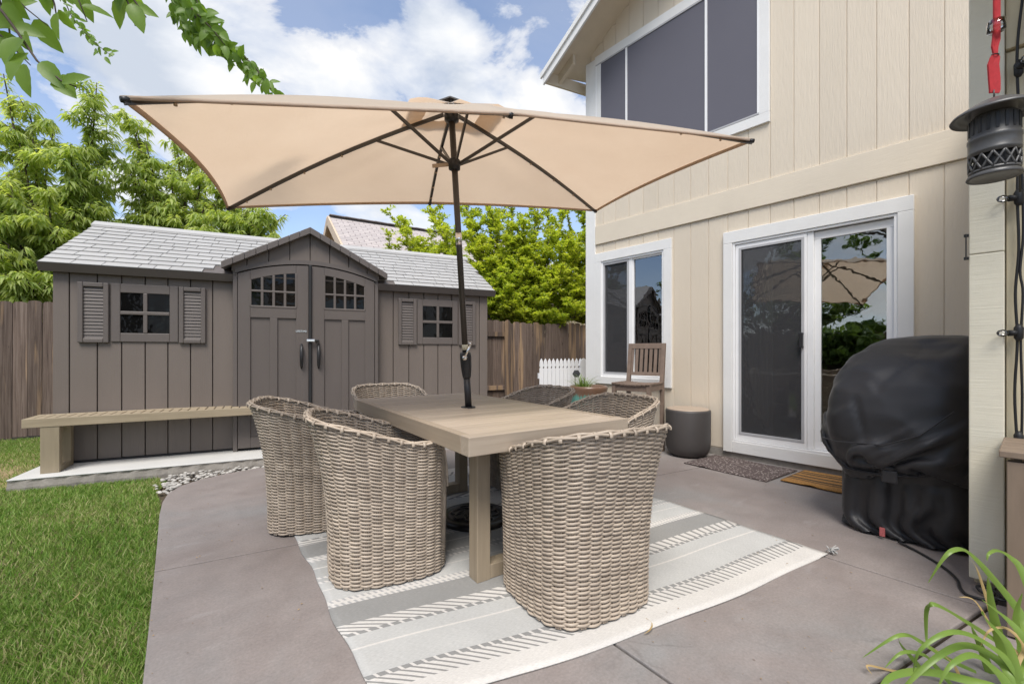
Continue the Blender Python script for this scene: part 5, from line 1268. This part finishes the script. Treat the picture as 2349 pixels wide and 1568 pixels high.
# ================================================================== GRILL UNDER ITS COVER
gr = thing('covered_grill', 'barbecue grill under a creased black fabric cover', 'grill', (3.66, .55, 0))
def grill_cover():
    S = np.array([  # z, x0, x1, y0, y1, corner exponent of the shape below the cloth
        (.00, 3.36, 3.96, .23, .77, 5), (.20, 3.36, 3.96, .23, .77, 5), (.37, 3.35, 3.96, .23, .775, 5), (.43, 3.29, 3.98, .22, .80, 5), (.50, 3.25, 4.0, .21, .865, 5), (.58, 3.235, 4.02, .205, .895, 5), (.70, 3.24, 4.02, .205, .895, 5),
        (.80, 3.26, 4.01, .205, .87, 5), (.90, 3.30, 4.0, .205, .845, 5), (.99, 3.36, 3.98, .205, .815, 5), (1.07, 3.44, 3.95, .21, .77, 4.5), (1.135, 3.53, 3.90, .21, .70, 4.2), (1.175, 3.61, 3.85, .21, .62, 4), (1.19, 3.70, 3.80, .30, .50, 4)])
    m, R = 168, 84
    zs = np.concatenate([np.linspace(.02, 1.10, 66), np.linspace(1.112, 1.19, 18)])
    a = 2*np.pi*np.arange(m)/m
    def prof(z): return [np.interp(z, S[:, 0], S[:, k]) for k in range(1, 6)]
    x0, x1, y0, y1, e = [v[:, None] for v in prof(zs)]
    c, sn = np.cos(a)[None], np.sin(a)[None]; r = (np.abs(c)**e+np.abs(sn)**e)**(-1/e)
    skirt = np.clip((.40-zs)/.4, 0, 1)[:, None]*.07
    P = np.stack([(x0+x1)/2+((x1-x0)/2+skirt)*r*c, (y0+y1)/2+((y1-y0)/2+skirt*.9)*r*sn, np.repeat(zs[:, None], m, 1)], -1)
    rs_ = np.random.RandomState(31)
    def lf(k1, k2, amp):
        g = np.zeros((R, m))
        for _ in range(9):
            g += np.cos(rs_.uniform(.5, k1)*zs[:, None]*6+rs_.randint(1, k2)*a[None]+rs_.uniform(0, 6.3))
        return amp*g/3
    nrm = np.stack([np.broadcast_to(c*r, (R, m)), np.broadcast_to(sn*r, (R, m)), np.zeros((R, m))], -1)
    LH = np.linalg.norm(np.roll(P, -1, 1)-P, axis=-1); LV = np.linalg.norm(P[1:]-P[:-1], axis=-1)
    P = P+nrm*(lf(1.6, 6, .014)+lf(3.5, 15, .012))[..., None]; wr = int(np.argmin(np.abs(zs-.39)))
    LH = LH*1.10; LV = LV*1.075
    top = R-5; P0 = P.copy(); Vp = np.zeros_like(P)
    def solve(A, B, L, k):
        d = B-A; l = np.linalg.norm(d, axis=-1, keepdims=True)+1e-9; return d*((l-L[..., None])/l*.5*k)
    LD = np.sqrt(LH[:-1]**2+LV**2); L4 = (LH+np.roll(LH, -1, 1)+np.roll(LH, -2, 1)+np.roll(LH, -3, 1))*.975; V4 = (LV[:-3]+LV[1:-2]+LV[2:-1]+LV[3:])*.975
    for it in range(220):
        Vp *= .90; Vp[..., 2] -= .00012; Q = P.copy(); P = P+Vp
        for _ in range(2):
            C = solve(P, np.roll(P, -1, 1), LH, .9); P = P+.5*C-.5*np.roll(C, 1, 1)
            C = solve(P[:-1], P[1:], LV, .9); D = np.zeros_like(P); D[:-1] += C; D[1:] -= C; P = P+.5*D
            B = np.roll(P, -1, 1); C = solve(P[:-1], B[1:], LD, .5); D = np.zeros_like(P); D[:-1] += C; D[1:] -= np.roll(C, 1, 1); P = P+.4*D
            C = solve(np.roll(P, -1, 1)[:-1], P[1:], LD, .5); D = np.zeros_like(P); D[:-1] += np.roll(C, 1, 1); D[1:] -= C; P = P+.4*D
            B = np.roll(P, -4, 1); C = solve(P, B, L4, .35); P = P+.4*C-.4*np.roll(C, 4, 1)
            C = solve(P[:-4], P[4:], V4, .3); D = np.zeros_like(P); D[:-4] += C; D[4:] -= C; P = P+.4*D
        x0, x1, y0, y1, e = prof(np.clip(P[..., 2], 0, 1.19)); cx, cy, hx, hy_ = (x0+x1)/2, (y0+y1)/2, (x1-x0)/2, (y1-y0)/2
        px_, py_ = (P[..., 0]-cx)/hx, (P[..., 1]-cy)/hy_; val = (np.abs(px_)**e+np.abs(py_)**e)**(1/e)+1e-6
        k = np.where(val < .985, .985/val, np.where(val > 1.13, 1.13/val, 1)); P[..., 0] = cx+px_*k*hx; P[..., 1] = cy+py_*k*hy_
        P[..., 1] = np.maximum(P[..., 1], .197); P[..., 2] = np.maximum(P[..., 2], .012)
        w = np.exp(-((zs-.39)/.018)**2)[:, None]*.8        # strap pulls the waist in
        k2 = np.where(val*k > 1.03, 1+(1.03/(val*k)-1)*w, 1); P[..., 0] = cx+(P[..., 0]-cx)*k2; P[..., 1] = cy+(P[..., 1]-cy)*k2
        P[top:] = P0[top:]; P[wr] = P0[wr]*[1, 1, 1]; Vp = P-Q
    from mathutils import noise as nz
    rc = random.Random(77); CR = [(Vector((rc.uniform(3.2, 3.6), rc.uniform(.25, .9), rc.uniform(.55, 1.1))), Vector((rc.uniform(-.3, .3), rc.uniform(-1, 1), rc.uniform(-.9, .9))).normalized(), rc.uniform(.10, .28), rc.uniform(.012, .028), rc.choice((1, -1))*rc.uniform(.006, .015)) for _ in range(34)]
    for i in range(R-2):
        up_ = min(1, max(0, (P[i, :, 2].mean()-.45)/.15))
        if up_ <= 0: continue
        for k in range(m):
            pv = Vector(P[i, k]); d = 0
            for c0_, dv_, ln_, wd2, am in CR:
                q_ = pv-c0_; al = q_.dot(dv_); pe2 = q_.length_squared-al*al; d += am*math.exp(-(al/ln_)**2-pe2/wd2**2)
            g1 = abs(nz.noise(Vector((pv.x*3.0+pv.z*2.4+3, pv.y*3.0-pv.z*2.0, pv.z*2.0+2)))); g2 = abs(nz.noise(Vector((pv.x*6-pv.z*3, pv.y*6+pv.z*5, pv.z*3+7))))
            d += .045*(.20-g1)-.018*(.2-g2); d *= up_*min(1, (R-2-i)/10)
            P[i, k] += np.array([nrm[i, k, 0], max(nrm[i, k, 1], -.2), .35])*d
    mb = MB(); mb.v = [tuple(map(float, p)) for p in P.reshape(-1, 3)]
    mb.f = [(i*m+k, i*m+(k+1) % m, (i+1)*m+(k+1) % m, (i+1)*m+k) for i in range(R-1) for k in range(m)]
    tp_ = len(mb.v); mb.v.append((3.74, .41, 1.195)); mb.f += [((R-1)*m+k, (R-1)*m+(k+1) % m, tp_) for k in range(m)]
    mb.mi = [0]*len(mb.f)
    return mb.build('cover', M['cover'], gr, smooth=True, world=True)
cov = grill_cover()
def on_cover(p): return p
MB().tube([(3.315, .755, .385), (3.292, .70, .38), (3.28, .55, .38), (3.275, .42, .405), (3.26, .32, .46)], .017, 6, squash=.3).build('strap', M['cover'], cov, world=True)
MB().box(3.262, 3.285, .50, .57, .345, .415).build('strap_tab', M['cover'], cov, bev=.006, world=True)
MB().box(3.300, 3.304, .56, .585, .02, .07).build('care_tag', M['tag_red'], cov, world=True)
sm = MB().tube([(3.265, .86, .56), (3.225, .78, .55), (3.205, .55, .565), (3.215, .40, .64), (3.25, .27, .78)], .004, 5); sm.build('seam', M['cover'], cov, smooth=True, world=True)
for y_ in (.68, .32):
    for x_ in (3.42, 3.88): MB().tube([(x_, y_-.012, .035), (x_, y_+.012, .035)], .034, 16).build('caster', M['black_plastic'], gr, world=True)
MB().box(3.40, 3.92, .27, .74, .06, .10).build('cart_frame', M['black_metal'], gr, world=True)

# power cord along the ground and string lights up the corner board
cord = [(3.30, .50, .012), (3.22, .40, .008), (3.10, .30, .008), (2.98, .24, .008), (2.88, .22, .008), (2.82, .19, .008), (2.83, .13, .010), (2.90, .10, .012), (2.95, .13, .016), (2.93, .17, .02), (2.88, .15, .015), (2.87, .09, .012), (2.93, .05, .012), (2.985, .04, .02)]
def smooth_path(pts, n=6):
    pts = [Vector(p) for p in pts]; out = []
    for i in range(len(pts)-1):
        p0, p1, p2, p3 = pts[max(i-1, 0)], pts[i], pts[i+1], pts[min(i+2, len(pts)-1)]
        for k in range(n):
            s = k/n; out.append(.5*((2*p1)+(p2-p0)*s+(2*p0-5*p1+4*p2-p3)*s*s+(3*p1-p0-3*p2+p3)*s**3))
    return out+[pts[-1]]
o = MB().tube(smooth_path(cord), .006, 7).build('power_cord', M['black_plastic'], smooth=True); tag(o, 'black power cord trailing over the patio from the grill', 'cord')
sl_ = thing('string_lights', 'black string light cable with clear bulbs down the corner board', 'string lights', (2.96, .06, 0))
WX = 2.985
c1 = [(WX, .052, .03), (WX, .060, .35), (WX, .050, .62), (WX, .058, .9), (WX, .050, 1.14), (WX, .056, 1.35), (WX, .046, 1.55), (WX, .050, 1.80), (WX, .045, 2.1), (WX, .050, 2.45), (WX, .02, 2.8)]
c2 = [(WX, .038, .68), (WX, .036, .9), (WX, .040, 1.14), (WX, .034, 1.35), (WX, .042, 1.45), (WX, .033, 1.62), (WX, .036, 1.9)]
MB().tube(smooth_path(c1), .005, 6).build('cable', M['bulbcap'], sl_, smooth=True, world=True); MB().tube(smooth_path(c2), .0045, 6).build('cable', M['bulbcap'], sl_, smooth=True, world=True)
for z, ln in ((1.175, 1), (1.775, 1), (2.345, -1), (.70, 0)):
    y_ = .046; b = Vector((WX-.004, y_, z))
    sk = MB(); sk.tube([b-Vector((0, 0, .035)), b-Vector((0, 0, .022)), b+Vector((0, 0, .022)), b+Vector((0, 0, .04))], [.008, .015, .016, .007], 10)
    dirv = Vector((-.55, .83, 0))*(1 if ln >= 0 else 1)
    if ln == -1: dirv = Vector((-.8, -.35, .25)).normalized()
    if ln: sk.tube([b, b+dirv*.035], [.013, .014], 10)
    sk = sk.build('socket', M['bulbcap'], sl_, smooth=True, world=True)
    if ln:
        e = b+dirv*.035; MB().tube([e, e+dirv*.008, e+dirv*.022, e+dirv*.036, e+dirv*.043], [.010, .013, .0165, .012, .002], 14).build('bulb', M['bulb'], sk, smooth=True, world=True)

# hanging insect trap lantern
ZP = Vector((2.516, .101, 0)); zb, zt = 1.765, 2.06
zp = thing('bug_zapper', 'gunmetal hanging insect trap lantern with a wide brim on a red strap', 'bug zapper', (ZP.x, ZP.y, zb))
def zl(prof, name, m, parent=None, n=48): return MB().lathe(prof, n).build(name, m, parent or zp, smooth=True)
zl([(0, .300), (.02, .298), (.05, .288), (.062, .282), (.085, .268), (.118, .247), (.124, .238), (.122, .234), (.10, .246), (.062, .262), (.060, .235), (0, .235)], 'hat', M['zapper'])
zl([(.058, .236), (.069, .226), (.070, .155), (.0745, .150), (.0745, .140), (.072, .136), (.0725, .10), (.0735, .098), (.0735, .092), (.0715, .09), (.0715, .082), (.066, .082)], 'upper_body', M['zapper'])
for k in range(18):
    a = 2*math.pi*k/18; o = MB().box(-.0045, .0045, .067, .0715, .165, .222).build('slot', M['dark'], zp); o.rotation_euler.z = a
zl([(.056, .018), (.056, .085)], 'inner_cup', M['dark'])
def onc(a, z, r=.069): return (r*math.cos(a), r*math.sin(a), z)
for k in range(14):
    a = 2*math.pi*k/14; w_ = 2*math.pi/14
    for sg in (1, -1):
        MB().tube([onc(a+sg*w_*1.0*q/6, .024+.058*q/6) for q in range(7)], .0042, 5).build('lattice_bar', M['zapper'], zp, smooth=True)
zl([(.066, .016), (.071, .018), (.0715, .026), (.066, .026)], 'lattice_ring', M['zapper'])
zl([(0, .016), (.066, .018), (.074, .010), (.078, .0), (.075, -.004), (.06, .003), (0, .006)], 'base_tray', M['zapper'])
MB().tube([(0.018*math.cos(x_*.5236), 0.0, .315+.018*math.sin(x_*.5236)) for x_ in range(12)], .0022, 6, closed=True).build('ring', M['zapper'], zp, smooth=True)
strap = MB(); vs_ = []
pts = [(0, .322), (.002, .335), (.0, .38), (-.004, .43), (.003, .46), (.004, .475), (.002, .50), (.008, .53), (.010, .57), (.010, .80), (.010, 1.25)]
wds = [.018, .020, .022, .021, .017, .008, .012, .014, .012, .012, .012]
for (x_, z), w_ in zip(pts, wds):
    c_ = RT*x_
    for sgn in (-1, 1):
        for f_ in (-1, 1): vs_.append((c_+RT*w_*sgn+FW*.003*f_*sgn)+Vector((0, 0, z)))
n = len(pts); strap.add(vs_, [(i*4+j, (i+1)*4+j, (i+1)*4+k, i*4+k) for i in range(n-1) for j, k in ((0, 1), (1, 3), (3, 2), (2, 0))]); strap.build('strap', M['fabric_red'], zp)
MB().tube([(RT*.004+Vector((0, 0, .470)))+RT*.013*math.cos(q)+FW*.007*math.sin(q) for q in (0, 1, 2, 3, 4, 5, 6)], .002, 5, closed=True).build('strap_tie', M['dark'], zp)
MB().tube([(RT*.008+Vector((0, 0, .560))), (RT*.008+Vector((0, 0, .60)))], .026, 10).build('clip', M['bulb'], zp, smooth=True)
MB().tube([Vector((.06, 0, .20)), Vector((.12, -.03, .16)), Vector((.22, -.06, .10)), Vector((.40, -.06, .02))], .004, 6).build('cable', M['dark'], zp, smooth=True)

# wooden stand at the right edge and the strap-leaved plant
st = thing('potting_stand', 'brown slatted wooden potting stand beside the corner board', 'stand', (2.72, -.12, 0))
for x_, y_ in ((2.575, .040), (2.575, -.62), (2.93, .040), (2.93, -.62)): MB().box(x_-.024, x_+.024, y_-.03, y_+.03, 0, .67).build('leg', M['standwood'], st, bev=.003, world=True)
for k in range(5): MB().box(2.54+k*.086, 2.54+k*.086+.08, -.68, .09, .685, .71).build('top_slat', M['standwood'], st, bev=.003, world=True)
MB().box(2.552, 2.576, -.60, .01, .60, .684).build('apron', M['standwood'], st, bev=.002, world=True); MB().box(2.58, 2.92, .03, .052, .60, .684).build('apron', M['standwood'], st, bev=.002, world=True)
for k in range(4): MB().box(2.60+k*.08, 2.60+k*.08+.072, -.64, .02, .17, .19).build('shelf_slat', M['standwood'], st, bev=.002, world=True)
MB().box(2.556, 2.574, -.59, .012, .165, .215).build('shelf_rail', M['standwood'], st, world=True)
pl_ = thing('daylily_plant', 'arching strap-leaved daylily clump at the walkway edge', 'plant', (2.02, .02, 0))
LV = [([(2348, 1418), (2272, 1316), (2221, 1264), (2190, 1259), (2163, 1281), (2129, 1336)], 1.50, .024, 0), ([(2348, 1316), (2320, 1278), (2290, 1261), (2269, 1268), (2264, 1285)], 1.42, .018, 0),
      ([(2348, 1510), (2262, 1452), (2204, 1415), (2163, 1391), (2136, 1384), (2125, 1401), (2125, 1459), (2129, 1487)], 1.46, .020, 0), ([(2320, 1568), (2296, 1476), (2276, 1391), (2266, 1323)], 1.40, .026, 0),
      ([(2279, 1568), (2255, 1493), (2228, 1435)], 1.50, .024, 0), ([(2296, 1517), (2242, 1483), (2197, 1480), (2143, 1510), (2081, 1568), (2060, 1600)], 1.38, .024, 0),
      ([(2240, 1540), (2177, 1510), (2102, 1463), (2074, 1454), (2040, 1466), (1979, 1507)], 1.48, .017, 0), ([(2143, 1568), (2095, 1510), (2067, 1476), (2057, 1452)], 1.52, .016, 0),
      ([(2230, 1560), (2125, 1538), (2057, 1545), (2026, 1568), (2010, 1600)], 1.36, .026, 0), ([(2348, 1459), (2307, 1415), (2252, 1374)], 1.36, .022, 0), ([(2341, 1568), (2313, 1476), (2262, 1418), (2254, 1400)], 1.34, .024, 0),
      ([(2349, 1560), (2300, 1500), (2230, 1455), (2170, 1450), (2110, 1490), (2095, 1540)], 1.34, .022, 0), ([(2349, 1500), (2330, 1420), (2345, 1360)], 1.40, .024, 0), ([(2200, 1590), (2150, 1530), (2120, 1500), (2070, 1495), (2030, 1530)], 1.44, .016, 0),
      ([(2330, 1590), (2290, 1540), (2235, 1500), (2180, 1525), (2150, 1580)], 1.32, .026, 0),
      ([(2290, 1450), (2259, 1357), (2242, 1305), (2225, 1278)], 1.47, .009, 1), ([(2260, 1580), (2211, 1558), (2184, 1517), (2143, 1487)], 1.42, .013, 1), ([(2250, 1600), (2150, 1560), (2040, 1535), (1990, 1525), (2000, 1545)], 1.5, .009, 1), ([(2349, 1480), (2310, 1440), (2270, 1445), (2250, 1480)], 1.38, .010, 1), ([(2320, 1540), (2290, 1470), (2240, 1380), (2200, 1368)], 1.45, .008, 1)]
root = Vector((2.05, -.02, -.02)); rl_ = random.Random(6)
for pts, d_, w_, dry in LV:
    P_ = [at(x_, y_, d_+.02*math.sin(k_*1.3)) for k_, (x_, y_) in enumerate(pts)]
    r0 = root+Vector((rl_.uniform(-.08, .08), rl_.uniform(-.08, .08), 0))
    if P_[0].z > .05: P_ = [r0, r0.lerp(P_[0], .5)+Vector((0, 0, .04))]+P_
    sp_ = smooth_path(P_, 5); n_ = len(sp_); vs_ = []
    for i, p in enumerate(sp_):
        tg = (sp_[min(i+1, n_-1)]-sp_[max(i-1, 0)]).normalized(); vw = (p-cam.location).normalized()
        sd_ = tg.cross(vw+Vector((0, 0, -.8))).normalized(); k_ = i/(n_-1); ww = w_*.5*min(1, .55+k_*2)*(1-k_**3)+.0006
        nn_ = sd_.cross(tg); vs_ += [p-sd_*ww+nn_*ww*.35, p, p+sd_*ww+nn_*ww*.35]
    fs = []
    for i in range(n_-1): fs += [(i*3, i*3+1, i*3+4, i*3+3), (i*3+1, i*3+2, i*3+5, i*3+4)]
    MB().add(vs_, fs).build('dry_leaf_blade' if dry else 'leaf_blade', M['strap_dry'] if dry else M['strap_leaf'], pl_, smooth=True, world=True)
# crumbs of debris on the slabs: fallen leaves
for i, (x_, y_, a, L, lb) in enumerate(((-.35, 2.1, 1.2, .06, 'small dry leaf on the lawn'), (-.55, 2.75, 2.2, .12, 'long curled dry leaf blade on the lawn'), (-.25, 2.62, .3, .14, 'longest dry leaf blade on the lawn, nearly straight toward the patio edge'), (1.48, .97, -.6, .11, 'dry straw-coloured leaf blade on the patio slab at the rug end'), (-.30, 1.85, .8, .05, 'tiny broken dry leaf on the lawn'))):
    mb = MB(); vs_ = []
    for k in range(7):
        s = k/6; px_, py_ = x_+math.cos(a+s*1.1)*L*s, y_+math.sin(a+s*1.1)*L*s; w_ = .006*math.sin(math.pi*(.08+.9*s)); z = (.028 if x_ < 0 else .006)+.012*math.sin(math.pi*s)
        vs_ += [(px_-math.sin(a)*w_, py_+math.cos(a)*w_, z), (px_+math.sin(a)*w_, py_-math.cos(a)*w_, z+.002)]
    mb.add(vs_, [(k*2, k*2+1, k*2+3, k*2+2) for k in range(6)])
    tag(mb.build('dry_leaf', M['strap_dry'], smooth=True), lb, 'leaf')
lt = MB(); rng = random.Random(15)
for k in range(150):
    if k < 60: x_, y_ = .03+rng.random()**2*.5, rng.uniform(1.9, 4.3)
    elif k < 110: x_, y_ = rng.uniform(2.9, 4.6), rng.uniform(.4, 3.6)
    else: x_, y_ = rng.uniform(1.2, 2.9), rng.uniform(.45, 1.0)
    a = rng.uniform(0, 6.28); L = rng.uniform(.004, .014); w_ = L*rng.uniform(.2, .6); z = .004+(.009 if inside([(.55, 1.2), (2.85, .7), (3.12, 3.4), (.8, 3.7)], np.array([x_]), np.array([y_]))[0] else 0)
    dx, dy = math.cos(a), math.sin(a)
    lt.add([(x_, y_, z), (x_+dx*L*.5-dy*w_*.5, y_+dy*L*.5+dx*w_*.5, z+.003), (x_+dx*L, y_+dy*L, z+.001), (x_+dx*L*.5+dy*w_*.5, y_+dy*L*.5-dx*w_*.5, z+.001)], [(0, 1, 2, 3)])
tag(lt.build('leaf_litter', mat('leaf_litter', (.30, .21, .11), .9, .6, (30, 30, 30)), kind='stuff'), 'scattered crumbs of dry leaf litter on the patio', 'litter')
print('objects', len(bpy.data.objects), 'tris', sum(len(o.data.polygons) for o in bpy.data.objects if o.type == 'MESH'))
